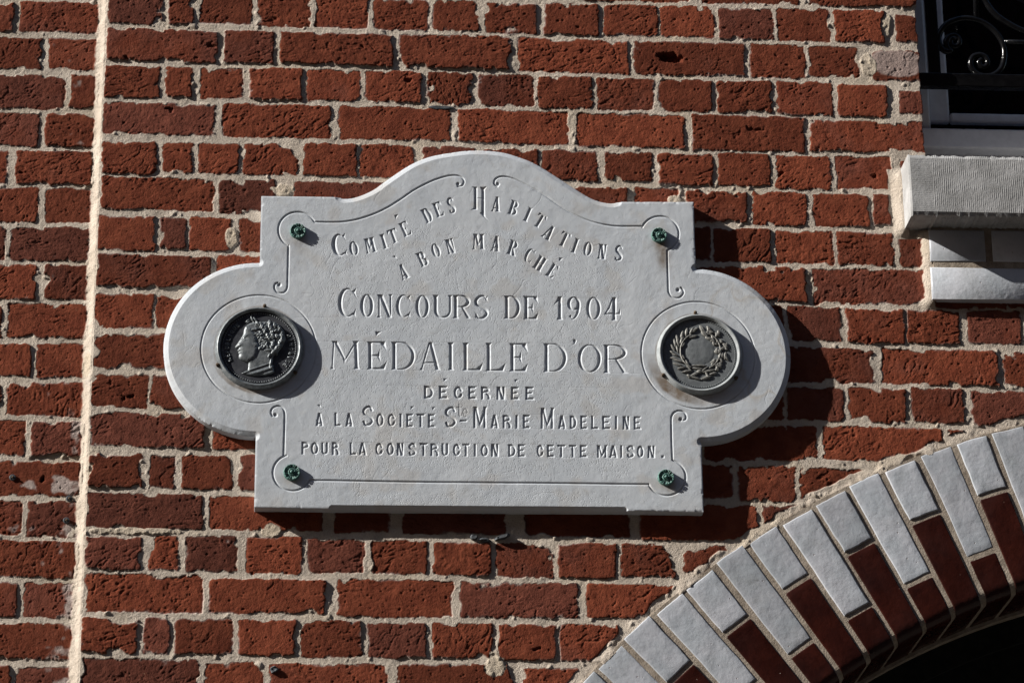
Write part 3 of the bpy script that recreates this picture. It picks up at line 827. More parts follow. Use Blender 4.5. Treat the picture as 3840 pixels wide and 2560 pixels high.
OUT = [('n', TL[None])] + [('c', hump)] + [('n', TR[None]), ('n', xr_t[None]), ('c', earR), ('n', xr_b[None]), ('n', BRc[None])]
notchR, notchL = arr([(2342, 1913)])[0], arr([(1247, 1906)])[0]
OUT += [('c', np.stack([notchR, notchL])), ('n', BL[None]), ('n', xl_b[None]), ('c', earL[::-1]), ('n', xl_t[None])]
poly = np.concatenate([p for _, p in OUT])
sp = 0.00085
pu = np.arange(poly[:, 0].min()-0.003, poly[:, 0].max()+0.003, sp)
pv = np.arange(poly[:, 1].min()-0.003, poly[:, 1].max()+0.003, sp)
PX, PZ = len(pu), len(pv)
PU, PV = np.meshgrid(pu, pv)
inside = np.zeros((PZ, PX), bool)
pa, pb = poly, np.roll(poly, -1, 0)
for j, z in enumerate(pv):
    c = (pa[:, 1] > z) != (pb[:, 1] > z)
    xs = np.sort(pa[c, 0]+(z-pa[c, 1])/(pb[c, 1]-pa[c, 1])*(pb[c, 0]-pa[c, 0]))
    for q in range(0, len(xs)-1, 2): inside[j] |= (pu > xs[q]) & (pu < xs[q+1])

def seg_raster(dep, a, b, w0, w1, fn):
    """apply fn(distance, halfwidth) along the segment a-b into dep (maximum)"""
    m = max(w0, w1)+sp*2
    i0, i1 = np.searchsorted(pu, (min(a[0], b[0])-m, max(a[0], b[0])+m)); j0, j1 = np.searchsorted(pv, (min(a[1], b[1])-m, max(a[1], b[1])+m))
    if i1 <= i0 or j1 <= j0: return
    X = pu[i0:i1][None, :]; Z = pv[j0:j1][:, None]
    d = b-a; L = d@d
    t = np.clip(((X-a[0])*d[0]+(Z-a[1])*d[1])/max(L, 1e-12), 0, 1)
    dist = np.hypot(X-a[0]-t*d[0], Z-a[1]-t*d[1])
    v = fn(dist, w0+(w1-w0)*t)
    s_ = dep[j0:j1, i0:i1]; np.maximum(s_, v, out=s_)

def dist_poly(X, Z, P):
    best = np.full(X.shape, 9.0); ins = np.zeros(X.shape, bool)
    Pn = np.roll(P, -1, 0)
    for a, b in zip(P, Pn):
        d = b-a; L = max(d@d, 1e-12)
        t = np.clip(((X-a[0])*d[0]+(Z-a[1])*d[1])/L, 0, 1)
        best = np.minimum(best, np.hypot(X-a[0]-t*d[0], Z-a[1]-t*d[1]))
        c = (a[1] > Z) != (b[1] > Z)
        if abs(b[1]-a[1]) > 1e-12: ins ^= c & (X < a[0]+(Z-a[1])/(b[1]-a[1])*d[0])
    return np.where(ins, best, -best)
# --- lettering: strokes (x, y, width) in units of the cap height, x from 0 to aspect a
def arcp(cx, cy, rx, ry, t0, t1, w, n=18):
    T_ = np.radians(np.linspace(t0, t1, n))
    return [(cx+rx*math.cos(t), cy+ry*math.sin(t), w(t) if callable(w) else w) for t in T_]
def glyph(ch, a, tw, tn, serif):
    S_ = []
    g = lambda *p: S_.append(list(p))
    h, e = tw/2, tn/2
    def pg(*p): S_.append(('P', list(p)))
    sx = max(tn*0.75, 0.045)                    # overhang of a wedge serif
    sh = 0.045+tn*0.75                          # its height
    def stem(x, y0, y1, w, st=True, sb=True, x2=None):
        """chiselled upright with square ends, flared into wedge serifs"""
        xt = x if x2 is None else x2; q = w/2
        if serif:
            pg(*([(xt+q+sx, y1), (xt+q, y1-sh)] if st else [(xt+q, y1)]), *([(x+q, y0+sh), (x+q+sx, y0)] if sb else [(x+q, y0)]),
               *([(x-q-sx, y0), (x-q, y0+sh)] if sb else [(x-q, y0)]), *([(xt-q, y1-sh), (xt-q-sx, y1)] if st else [(xt-q, y1)]))
        else: pg((xt+q, y1), (x+q, y0), (x-q, y0), (xt-q, y1))
    def leg(x0, y0, x1, y1, w0, w1=None):       # slanting stroke with level ends (widths measured level)
        w1 = w0 if w1 is None else w1
        pg((x0-w0/2, y0), (x1-w1/2, y1), (x1+w1/2, y1), (x0+w0/2, y0))
    def foot(x, y, w, up=False):
        if not serif: return
        d = -1 if up else 1; q = w/2
        pg((x-q-sx, y), (x+q+sx, y), (x+q*0.7, y+d*sh), (x-q*0.7, y+d*sh))
    thick = lambda t: tn+(tw-tn)*abs(math.cos(t))**1.3
    tb_ = tn*1.15
    def arm_b(x):
        if serif: pg((x, 0), (a*0.90, 0), (a, 0.29), (a*0.66, 0.06+tb_*0.4), (x, tb_))
        else: pg((x, 0), (a, 0), (a-tw*0.35, tw*0.95), (x, tw*0.95))
    def arm_t(x):
        if serif: pg((x, 1), (a*0.92, 1), (a*0.99, 0.68), (a*0.66, 0.94-tb_*0.4), (x, 1-tb_))
        else: pg((x, 1), (a*0.97, 1), (a*0.97-tw*0.35, 1-tw*0.95), (x, 1-tw*0.95))
    if ch in 'IÍ': stem(a/2, 0, 1, tw)
    elif ch == 'L':
        x = h+(sx if serif else 0); stem(x, 0, 1, tw); arm_b(x)
    elif ch == 'E':
        x = h+(sx if serif else 0); stem(x, 0, 1, tw); arm_b(x); arm_t(x)
        if serif: pg((x, 0.53), (a*0.52, 0.54), (a*0.64, 0.72), (a*0.66, 0.5), (a*0.68, 0.26), (a*0.52, 0.45), (x, 0.47))
        else: pg((x, 0.52+h*0.9), (a*0.80, 0.52+h*0.9), (a*0.74, 0.52-h*0.9), (x, 0.52-h*0.9))
    elif ch == 'T':
        stem(a/2, 0, 1, tw, False)
        if serif: pg((0.05*a, 1), (0.95*a, 1), (a, 0.70), (0.72*a, 0.95-tb_*0.5), (0.28*a, 0.95-tb_*0.5), (0, 0.70))
        else: pg((0, 1), (a, 1), (a-tw*0.3, 1-tw*0.9), (tw*0.3, 1-tw*0.9))
    elif ch in 'O0':
        S_.append(arcp(a/2, 0.5, a/2-h, 0.5-(e if serif else h), 0, 360, thick, 44))
    elif ch == 'C':
        if serif:
            S_.append(arcp(a*0.53, 0.5, a*0.53-h, 0.5-e, 62, 298, lambda t: tn+(tw-tn)*max(0, -math.cos(t))**1.1, 36))
            pg((a*0.66, 0.93), (a*0.82, 0.92), (a*0.98, 1.0), (a*0.93, 0.84), (a, 0.62), (a*0.84, 0.80), (a*0.70, 0.88))
            pg((a*0.66, 0.07), (a*0.82, 0.07), (a*0.98, 0.0), (a*0.92, 0.12), (a*0.97, 0.32), (a*0.84, 0.18), (a*0.70, 0.12))
        else:
            S_.append(arcp(a/2, 0.5, a/2-h, 0.5-h, 25, 335, tw, 30))
            g((a-h, 0.30, tw), (a-h*0.7, 0.40, tw*0.25)); g((a-h, 0.30, tw*0.6), (a*0.62, 0.36, tw*0.2))
    elif ch == 'S':
        w_ = lambda q: tn+(tw-tn)*math.sin(math.pi*min(max(q, 0), 1))**0.8 if serif else tw
        P = smooth_pts([(a-h*1.1, 0.80), (a*0.72, 0.945), (a*0.42, 0.955), (h*1.05, 0.80), (h*1.3, 0.63), (a*0.5, 0.51), (a-h*1.3, 0.37), (a-h*1.05, 0.20), (a*0.58, 0.045), (a*0.28, 0.055), (h*1.1, 0.20)], 5)
        S_.append([(p[0], h*0.5+p[1]*(1-h) if not serif else p[1], w_(i/(len(P)-1))) for i, p in enumerate(P)])
        if serif:
            pg((a*0.62, 0.95), (a*0.82, 0.93), (a*0.95, 1.0), (a*0.91, 0.85), (a*0.97, 0.66), (a*0.80, 0.82), (a*0.66, 0.89))
            pg((a*0.38, 0.05), (a*0.18, 0.07), (a*0.05, 0.0), (a*0.09, 0.15), (a*0.03, 0.34), (a*0.20, 0.18), (a*0.34, 0.11))
    elif ch in 'DPRB':
        x = h+(sx if serif else 0); stem(x, 0, 1, tw)
        def bowl(y0, y1, xr):
            yc, ry = (y0+y1)/2, (y1-y0)/2-(e if serif else h)
            rx = xr-h-x; fl = max(0.0, rx*0.35)
            tb = tn if serif else tw
            g((x, y1-(e if serif else h), tb), (x+fl, y1-(e if serif else h), tb)); g((x, y0+(e if serif else h), tb), (x+fl, y0+(e if serif else h), tb))
            S_.append(arcp(x+fl, yc, rx-fl, ry, -90, 90, (lambda t: tb+(tw-tb)*max(0, math.cos(t))), 18))
        if ch == 'D': bowl(0, 1, a)
        if ch == 'P': bowl(0.44, 1, a)
        if ch == 'R':
            bowl(0.46, 1, a*0.94)
            if serif: leg(a*0.50, 0.50, a*0.86, 0.0, tw*0.7, tw*1.05); pg((a*0.86-h, 0), (a*1.03, 0), (a*0.86, 0.09))
            else: g((a*0.60, 0.46, tw*0.8), (a-h, 0.30, tw), (a-h, h*1.2, tw)); pg((a-tw, 0), (a, 0), (a, 0.3), (a-tw, 0.3))
        if ch == 'B': bowl(0.49, 1, a*0.92); bowl(0, 0.53, a)
    elif ch == 'U':
        x0_, x1_ = h+(0.04 if serif else 0), a-(e+0.05 if serif else h)
        wr = tn*1.6 if serif else tw
        yb = 0.30; cy = (e if serif else h)
        stem(x0_, yb, 1, tw, True, False); stem(x1_, yb, 1, wr, True, False)
        cx_, rx = (x0_+x1_)/2, (x1_-x0_)/2
        S_.append(arcp(cx_, yb+0.06, rx, yb+0.06-cy, 180, 360, (lambda t: wr+(tw-wr)*max(0, -math.cos(t))), 18))
    elif ch == 'A':
        tl = max(tn*1.1, 0.07) if serif else tw*1.05
        wt = tw*1.12
        xr = a-wt/2-(sx if serif else 0); xl_ = tl/2+(sx if serif else 0)
        leg(xl_, 0, a*0.47, 1.0, tl, tl); leg(xr, 0, a*0.52, 1.0, wt, wt*0.8)
        pg((a*0.20, 0.30), (a*0.78, 0.30), (a*0.78, 0.30-(tb_ if serif else tw*0.8)), (a*0.18, 0.30-(tb_ if serif else tw*0.8)))
        foot(xl_, 0, tl); foot(xr, 0, wt)
    elif ch == 'N':
        tl = tn*1.25 if serif else tw*0.95
        e2 = sx if serif else 0
        xl_, xr_ = tl/2+e2, a-tl/2-e2
        stem(xl_, 0, 1, tl); stem(xr_, 0, 1, tl, True, False)
        wd = tw*1.25
        pg((xl_-tl/2, 1), (xl_+wd*0.75, 1), (xr_+tl/2, 0.0), (xr_-wd*0.55, 0.0))
    elif ch == 'M':
        tl = tn*1.2 if serif else tw*0.95
        e2 = sx if serif else 0
        xl_, xr_ = tl/2+e2, a-h-e2
        sl = 0.05*a if serif else 0
        stem(xl_, 0, 1, tl, True, True, xl_+sl); stem(xr_, 0, 1, tw, True, True, xr_-sl*0.6)
        mx = (xl_+xr_)/2; my = 0.20 if serif else 0.06
        pg((xl_+sl-tl*0.4, 1), (xl_+sl+tw*0.9, 1), (mx+tw*0.25, my+0.18), (mx, my-0.05), (mx-tw*0.45, my+0.20))
        pg((xr_-sl*0.6-tl*0.2, 1), (xr_-sl*0.6+tl*0.9, 1), (mx+tl*0.6, my+0.1), (mx-tl*0.4, my+0.1))
    elif ch == 'H':
        e2 = sx if serif else 0
        stem(h+e2, 0, 1, tw); stem(a-h-e2, 0, 1, tw); pg((h+e2, 0.5+tb_*.55), (a-h-e2, 0.5+tb_*.55), (a-h-e2, 0.5-tb_*.55), (h+e2, 0.5-tb_*.55))
    elif ch == 'h':                          # large initial with a tail
        w_ = tw*0.72
        pg((a*0.02, 1.02), (a*0.42, 1.0), (a*0.30+w_/2, 0.90), (a*0.30+w_/2, 0.06), (a*0.42, 0.0), (a*-0.06, -0.02), (a*0.16, 0.05), (a*0.30-w_/2, 0.12), (a*0.30-w_/2, 0.86), (a*0.20, 0.95))
        pg((a*0.58, 1.0), (a*1.02, 1.02), (a*0.78+w_/2, 0.88), (a*0.78+w_/2, -0.14), (a*0.92, -0.30), (a*1.14, -0.52), (a*0.86, -0.36), (a*0.58, -0.15), (a*0.78-w_/2, -0.08), (a*0.78-w_/2, 0.88))
        pg((a*.30, 0.535), (a*.78, 0.515), (a*.78, 0.465), (a*.30, 0.485))
    elif ch == '1':
        stem(a*0.66, 0, 1, tw, False, True); pg((a*0.66-h, 1), (a*0.66+h, 1), (a*0.66, 0.80), (a*0.40, 0.74), (0, 0.62), (a*0.30, 0.85))
    elif ch == '9':
        S_.append(arcp(a*0.5, 0.70, a*0.5-h, 0.30-e, 90, 360, thick, 26))
        P = arcp(a*0.30, 0.60, a*0.70-h, 0.58, 0, -78, tw, 14); P = [(x, y, tw-(tw-tn)*i/13) for i, (x, y, _) in enumerate(P)]
        S_.append(arcp(a*0.5, 0.70, a*0.5-h, 0.30-e, 0, 90, thick, 10)); g((a-h, 0.70, tw), (a-h, 0.58, tw)); S_.append(P)
        g((a*0.26, 0.15, 0.12), (a*0.27, 0.16, 0.12)); g((a*0.26, 0.12, 0.06), (a*0.42, 0.03, tn))
    elif ch == '4':
        leg(a*0.60, 0, a*0.60, 1, tw, tw*1.1); foot(a*0.60, 0, tw)
        g((a*0.50, 0.97, tn), (a*0.30, 0.55, tn*1.3), (0.02, 0.27, tn)); pg((0, 0.25), (a, 0.25), (a*0.97, 0.52), (a*0.84, 0.34), (0.02, 0.33))
    elif ch == "'":
        g((a*0.45, 0.66, 0.62), (a*0.47, 0.65, 0.62)); g((a*0.55, 0.6, 0.5), (a*0.5, 0.3, 0.25), (a*0.02, 0.02, 0.02))
    elif ch == '.': pg((0, 0), (a, 0), (a, 1), (0, 1))
    elif ch == '-': pg((0, 0), (a-0.3, 0), (a, 1), (0.3, 1))
    elif ch == 't': g((a*0.45, 0.98, 0.10), (a*0.45, 0.15, 0.13), (a*0.62, 0.04, 0.10), (a, 0.12, 0.05)); g((0, 0.72, 0.07), (a, 0.76, 0.07))
    elif ch == 'e': S_.append(arcp(a*0.5, 0.5, a*0.5-.07, 0.44, 0, 300, 0.13, 20)); g((0.07, 0.5, 0.06), (a-.07, 0.52, 0.06))
    elif ch == '/': pg((0, 1), (a, 1), (a*0.12, 0))
    elif ch == '\\': pg((0, 1), (a*0.85, 1), (a, 0))
    return S_

def box_line(o, s, rows):
    """rows of (char, x0, x1, y_top, y_base) in a zoom with origin o and scale s -> letter frames"""
    return [(c, o[0]+(x0)/s, o[1]+y1/s, (x1-x0)/s, (y1-y0)/s, 0.0) for c, x0, x1, y0, y1 in rows]
def rot_line(o, s, rows):
    """rows of (char, cx, cy, w, h, lean in degrees)"""
    out = []
    for c, cx, cy, w, h, an in rows:
        r = math.radians(an)
        bx = cx-w/2*math.cos(r)+h/2*(-math.sin(r))*-1; by = cy+w/2*math.sin(r)+h/2*math.cos(r)
        out.append((c, o[0]+bx/s, o[1]+by/s, w/s, h/s, an))
    return out
Z3o, Z4o, Zs = (1200, 680), (1750, 680), 3.36
Zb1, Zb2, Zbs = (1200, 1060), (1800, 1060), 3.92
Zc, Zd = (1100, 1400), (1800, 1400)
LINES = [
 ('COMITE DES HABITATIONS', 'arched first line reading COMITÉ DES HABITATIONS', (0.225, 0.095, True),
  rot_line(Z3o, Zs, [('C', 242, 803, 195, 285, 7), ('O', 428, 846, 118, 182, 10), ('M', 634, 806, 150, 190, 13), ('I', 806, 757, 60, 190, 17),
                     ('T', 925, 690, 128, 182, 20), ('E', 1075, 600, 118, 190, 25), ('/', 970, 446, 55, 55, 15), ('D', 1352, 428, 118, 190, 26), ('E', 1492, 355, 115, 190, 20), ('S', 1655, 305, 98, 192, 15)])
  + rot_line(Z4o, Zs, [('h', 152, 215, 200, 285, 0), ('A', 376, 288, 128, 190, -5), ('B', 592, 335, 118, 188, -18), ('I', 772, 418, 60, 190, -23), ('T', 925, 498, 125, 182, -31),
                       ('A', 1040, 645, 138, 190, -33), ('T', 1232, 730, 130, 190, -25), ('I', 1370, 810, 60, 190, -19), ('O', 1528, 852, 112, 182, -11), ('N', 1712, 886, 118, 190, -7), ('S', 1918, 905, 105, 188, -4)])),
 ('A BON MARCHE', 'arched second line reading À BON MARCHÉ', (0.225, 0.095, True),
  rot_line(Z3o, Zs, [('A', 1052, 1138, 128, 195, 24), ('\\', 940, 963, 55, 50, 20), ('B', 1292, 978, 122, 190, 24), ('O', 1462, 872, 112, 182, 19), ('N', 1645, 818, 118, 190, 14)])
  + rot_line(Z4o, Zs, [('M', 152, 760, 165, 195, 0), ('A', 370, 785, 130, 195, -5), ('R', 583, 838, 122, 192, -18), ('C', 792, 935, 112, 186, -24), ('H', 925, 1032, 132, 190, -31), ('E', 1082, 1125, 112, 190, -32), ('/', 1188, 990, 60, 55, -8)])),
 ('CONCOURS DE 1904', 'line reading CONCOURS DE 1904', (0.170, 0.070, True),
  box_line(Zb1, Zbs, [('C', 262, 542, 75, 508), ('O', 590, 795, 165, 508), ('N', 838, 1075, 170, 515), ('C', 1115, 1340, 172, 514), ('O', 1402, 1612, 178, 520), ('U', 1660, 1945, 180, 522), ('R', 1950, 2230, 180, 528)])
  + box_line(Zb2, Zbs, [('S', -85, 128, 185, 535), ('D', 350, 598, 190, 532), ('E', 635, 862, 195, 540), ('1', 1085, 1225, 200, 545), ('9', 1280, 1480, 205, 547), ('0', 1560, 1782, 207, 548), ('4', 1832, 2070, 212, 556)])),
 ("MEDAILLE D'OR", 'largest line reading MÉDAILLE D’OR', (0.145, 0.055, True),
  box_line(Zb1, Zbs, [('M', 150, 590, 855, 1270), ('E', 690, 985, 860, 1276), ('/', 812, 912, 715, 785), ('D', 1045, 1402, 865, 1280), ('A', 1460, 1785, 872, 1284), ('I', 1850, 2000, 876, 1286), ('L', 2095, 2400, 880, 1292)])
  + box_line(Zb2, Zbs, [('L', 80, 380, 882, 1300), ('E', 430, 708, 886, 1305), ('D', 930, 1282, 890, 1310), ("'", 1350, 1440, 822, 915), ('O', 1435, 1790, 902, 1322), ('R', 1812, 2185, 906, 1328)])),
 ('DECERNEE', 'line reading DÉCERNÉE', (0.225, 0.225, False),
  box_line(Zc, Zs, [('D', 1645, 1768, 152, 320), ('E', 1835, 1955, 152, 322), ('/', 1890, 1950, 60, 105), ('C', 2020, 2140, 158, 322), ('E', 2203, 2315, 158, 326)])
  + box_line(Zd, Zs, [('R', 12, 132, 160, 328), ('N', 208, 320, 162, 331), ('E', 390, 500, 165, 333), ('/', 435, 495, 72, 118), ('E', 572, 690, 165, 335)])),
 ('A LA SOCIETE', 'line reading À LA SOCIÉTÉ Sᵗᵉ MARIE MADELEINE', (0.20, 0.20, False),
  box_line(Zc, Zs, [('A', 280, 382, 492, 665), ('\\', 298, 350, 392, 440), ('L', 518, 612, 492, 666), ('A', 655, 757, 495, 668), ('S', 870, 1012, 402, 666), ('O', 1045, 1145, 500, 669), ('C', 1187, 1292, 505, 669), ('I', 1333, 1378, 505, 677),
                    ('E', 1423, 1520, 505, 678), ('/', 1475, 1530, 412, 458), ('T', 1550, 1665, 505, 678), ('E', 1697, 1795, 508, 682), ('/', 1748, 1800, 420, 468), ('S', 1910, 2055, 412, 682), ('t', 2060, 2128, 380, 545), ('e', 2132, 2203, 435, 548), ('-', 2092, 2195, 580, 610), ('M', 2268, 2432, 415, 690)])
  + box_line(Zd, Zs, [('A', 133, 240, 515, 690), ('R', 285, 395, 518, 692), ('I', 443, 488, 520, 695), ('E', 540, 640, 518, 695), ('M', 765, 930, 430, 696), ('A', 982, 1090, 525, 699), ('D', 1130, 1222, 527, 700), ('E', 1265, 1362, 527, 702), ('L', 1400, 1503, 530, 704), ('E', 1540, 1655, 530, 705), ('I', 1695, 1742, 533, 705), ('N', 1797, 1888, 535, 707), ('E', 1937, 2037, 537, 707)])),
 ('POUR LA CONSTRUCTION', 'bottom line reading POUR LA CONSTRUCTION DE CETTE MAISON.', (0.21, 0.21, False),
  box_line(Zc, Zs, [('P', 103, 202, 855, 1020), ('O', 220, 322, 860, 1022), ('U', 352, 443, 865, 1025), ('R', 485, 580, 862, 1027), ('L', 710, 805, 868, 1028), ('A', 820, 930, 868, 1030), ('C', 1033, 1137, 872, 1030), ('O', 1175, 1275, 870, 1032), ('N', 1303, 1395, 872, 1035), ('S', 1450, 1550, 875, 1037), ('T', 1588, 1698, 873, 1040), ('R', 1728, 1833, 878, 1040), ('U', 1868, 1960, 878, 1042), ('C', 2010, 2110, 882, 1042), ('T', 2125, 2230, 882, 1045), ('I', 2272, 2312, 885, 1045)])
  + box_line(Zd, Zs, [('O', 8, 108, 888, 1047), ('N', 140, 238, 885, 1048), ('D', 355, 455, 888, 1050), ('E', 478, 578, 888, 1052), ('C', 713, 808, 893, 1052), ('E', 845, 945, 893, 1055), ('T', 970, 1087, 895, 1055), ('T', 1118, 1223, 897, 1057), ('E', 1258, 1358, 898, 1058), ('M', 1475, 1602, 900, 1061), ('A', 1627, 1737, 903, 1062), ('I', 1765, 1802, 905, 1062), ('S', 1848, 1948, 905, 1063), ('O', 1975, 2068, 905, 1063), ('N', 2113, 2207, 908, 1065), ('.', 2285, 2325, 1030, 1066)])),
]
WORDS = (((7, 'COMITÉ'), (3, 'DES'), (11, 'HABITATIONS')), ((2, 'À'), (3, 'BON'), (7, 'MARCHÉ')), ((8, 'CONCOURS'), (2, 'DE'), (4, '1904')),
         ((9, 'MÉDAILLE'), (4, 'D’OR')), ((10, 'DÉCERNÉE'),), ((2, 'À'), (2, 'LA'), (9, 'SOCIÉTÉ'), (4, 'Ste'), (5, 'MARIE'), (9, 'MADELEINE')),
         ((4, 'POUR'), (2, 'LA'), (12, 'CONSTRUCTION'), (2, 'DE'), (5, 'CETTE'), (7, 'MAISON')))
wordlist = []
VS = 0.80                                            # wall steepness of the cut letters
lineid = np.full((PZ, PX), -1, np.int8)
carve = np.zeros((PZ, PX))
for li, (_, _, (tw, tn, serif), letters) in enumerate(LINES):
    dep = np.zeros((PZ, PX))
    ends = list(np.cumsum([k for k, _ in WORDS[li]])); assert ends[-1] == len(letters), (li, ends, len(letters))
    for ni, (c, bx, by, w, h, an) in enumerate(letters):
        if ni in ends:
            lineid[dep > 0.00025] = len(wordlist); wordlist.append(WORDS[li][ends.index(ni)][1]); carve = np.maximum(carve, dep); dep = np.zeros((PZ, PX))
        asp = w/h
        r = math.radians(an)
        ex, ey = (math.cos(r), -math.sin(r)), (-math.sin(r), -math.cos(r))
        t1, t2 = (tw, tn)
        hm_ = h/SCALE/0.95
        if li == 2 and h > 105: t1 = tw*0.92
        if li == 5 and h > 70 and c in 'SM': t1 = t2 = tw*0.72
        for stk in glyph(c, asp, t1, t2, serif):
            if stk[0] == 'P':
                Q = arr(np.array([(bx+ex[0]*x*h+ey[0]*y*h, by+ex[1]*x*h+ey[1]*y*h) for x, y in stk[1]]))
                i0, i1 = np.searchsorted(pu, (Q[:, 0].min()-sp, Q[:, 0].max()+sp)); j0, j1 = np.searchsorted(pv, (Q[:, 1].min()-sp, Q[:, 1].max()+sp))
                sub = dep[j0:j1, i0:i1]
                np.maximum(sub, VS*(dist_poly(PU[j0:j1, i0:i1], PV[j0:j1, i0:i1], Q)+0.0002), out=sub)
                continue
            P = np.array([(bx+ex[0]*x*h+ey[0]*y*h, by+ex[1]*x*h+ey[1]*y*h) for x, y, _ in stk])
            Wd = np.maximum(np.array([q for _, _, q in stk])*hm_/2, 0.0004)
            Q = arr(P)
            for i in range(len(Q)-1): seg_raster(dep, Q[i], Q[i+1], Wd[i], Wd[i+1], lambda d, w_: VS*(w_-d))
    lineid[dep > 0.00025] = len(wordlist); wordlist.append(WORDS[li][-1][1])
    carve = np.maximum(carve, dep)
# --- engraved border lines
def circ(cx, cy, R, t0, t1, o, s, n=60):
    t = np.radians(np.linspace(t0, t1, n)); return [(o[0]+(cx+R*math.cos(q))/s, o[1]+(cy-R*0.935*math.sin(q))/s) for q in t]
def zz(o, s, L): return [(o[0]+x/s, o[1]+y/s) for x, y in L]
q1, q2, q3, q4 = (960, 720), (2350, 760), (930, 1500), (2350, 1500)
sa_, sb_ = 3.92, 3.646
topL = smooth_pts(zz((1280, 0), K9, [(803, 1283), (832, 1278), (845, 1252), (832, 1224), (795, 1210), (745, 1210), (680, 1226), (600, 1257), (500, 1310), (400, 1378), (320, 1427), (250, 1462), (170, 1493), (90, 1515), (0, 1528), (-80, 1530), (-182, 1528)]), 6)
topR = smooth_pts(zz((1280, 0), K9, [(1075, 1283), (1055, 1268), (1057, 1240), (1085, 1220), (1130, 1217), (1200, 1238), (1300, 1288), (1400, 1345), (1500, 1415), (1600, 1475), (1700, 1518), (1790, 1543), (1880, 1556), (1960, 1558), (2065, 1558)]), 6)
BORDER = [topL, topR, circ(610, 557, 280, 27, 238, q1, sa_), circ(488, 462, 280, 157, -64, q2, sa_), circ(605, 990, 264, 108, 337, q3, sb_), circ(545, 1055, 264, 70, -158, q4, sb_),
          smooth_pts(zz(q1, sa_, [(478, 785), (474, 1000), (468, 1250), (466, 1370), (452, 1430), (418, 1472), (370, 1485), (320, 1475), (284, 1440), (272, 1395), (285, 1350), (320, 1335)]), 5),
          smooth_pts(zz(q2, sa_, [(598, 705), (602, 900), (610, 1150), (614, 1280), (626, 1330), (655, 1372), (705, 1397), (760, 1400), (808, 1372), (834, 1330), (830, 1285), (800, 1250)]), 5),
          smooth_pts(zz(q3, sb_, [(335, 215), (315, 165), (335, 112), (388, 82), (440, 86), (482, 116), (500, 165), (504, 250), (497, 500), (490, 750)]), 5),
          smooth_pts(zz(q4, sb_, [(775, 275), (805, 262), (812, 220), (792, 172), (740, 146), (682, 150), (633, 188), (613, 245), (612, 350), (618, 600), (626, 815)]), 5),
          zz(q3, sb_, [(850, 1095), (1094, 1096)])+[(1600, 1807), (2000, 1810)]+zz(q4, sb_, [(0, 1147), (292, 1150)])]
groove = np.zeros((PZ, PX))
for P in BORDER:
    Q = arr(np.asarray(P))
    for i in range(len(Q)-1): seg_raster(groove, Q[i], Q[i+1], 0.0025, 0.0025, lambda d, w_: np.minimum(0.0018, 1.0*(w_-d)))
for (p, r_) in ((zz((1280, 0), K9, [(805, 1268)])[0], 0.0045), (zz((1280, 0), K9, [(1078, 1268)])[0], 0.0045), (zz(q1, sa_, [(345, 1362)])[0], 0.005), (zz(q2, sa_, [(757, 1282)])[0], 0.005),
                (zz(q3, sb_, [(375, 203)])[0], 0.005), (zz(q4, sb_, [(742, 262)])[0], 0.005)):
    q = arr([p])[0]; seg_raster(groove, q, q+1e-5, r_, r_, lambda d, w_: 0.7*(w_-d))
ring_c = [arr([(970, 1307.5)])[0], arr([(2618.5, 1331)])[0]]
ring_r = [float(un(970+216, 1307, P_Y)[0]-ring_c[0][0]), float(un(2618.5+212.5, 1331, P_Y)[0]-ring_c[1][0])]
for c, R in zip(ring_c, ring_r):
    dd = np.abs(np.hypot(PU-c[0], PV-c[1])-R)
    np.maximum(groove, np.minimum(0.0013, 0.9*(0.0021-dd)), out=groove)
# thin setting-out scratches along the lines of lettering
scr = np.zeros((PZ, PX))
rs2 = np.random.RandomState(4)
for (a, b) in (((1075, 1100), (2345, 1120)), ((1100, 1189), (1300, 1190)), ((1180, 1279), (2400, 1290)), ((1160, 1383), (2400, 1400)), ((1250, 1443), (2370, 1455)), ((1100, 1596), (2400, 1612)), ((1120, 1655), (2380, 1670)), ((1130, 1705), (2300, 1716)), ((1230, 1547), (2400, 1557))):
    n_ = 24; X = np.linspace(a[0], b[0], n_); Yp = np.linspace(a[1], b[1], n_)
    Q = arr(np.stack([X, Yp], 1))
    for i in range(n_-1):
        if rs2.rand() < 0.72: seg_raster(scr, Q[i], Q[i+1], 0.0006, 0.0006, lambda d, w_: 0.6*(w_+0.0003-d)*(d < w_+0.0003))
# hair cracks and chisel slips
for q in range(150):
    x, y = rs2.uniform(640, 2950), rs2.uniform(600, 1890)
    if rs2.rand() < 0.5: x, y = rs2.uniform(1150, 2350), rs2.uniform(950, 1850)
    n_ = rs2.randint(3, 12); P = [(x, y)]; th = rs2.normal(-math.pi/2+0.1, 0.45)
    for _ in range(n_):
        th += rs2.normal(0, 0.35); P.append((P[-1][0]+9*math.cos(th), P[-1][1]+9*math.sin(th)))
    Q = arr(np.array(P)); w_ = rs2.uniform(0.0003, 0.0007)
    for i in range(len(Q)-1): seg_raster(scr, Q[i], Q[i+1], w_, w_, lambda d, w__: 0.5*(w__+0.0004-d)*(d < w__+0.0004))
cutmask = sstep(0.0, 0.0004, carve)+sstep(0, 0.0004, groove)
# chamfer along the curved edges
edge = np.full((PZ, PX), 1.0)
neg = -edge
CHW = 0.0098
for kind, P in OUT:
    if kind != 'c': continue
    if len(P) == 2: P = np.linspace(P[0], P[1], 2)
    for i in range(len(P)-1): seg_raster(neg, P[i], P[i+1], CHW*1.6, CHW*1.6, lambda d, w_: np.where(d < CHW*1.55, -d, -1.0))
edge = -neg
cham = np.clip(CHW-edge, 0, CHW)
isbot = PV < (BL[1]+0.02)
cham = np.where(isbot, np.clip(CHW*0.72-edge, 0, 1)*1.15, cham*0.42)
cham = np.where(cham > 0, cham+np.minimum(cham, 0.0006)*0.3, 0)
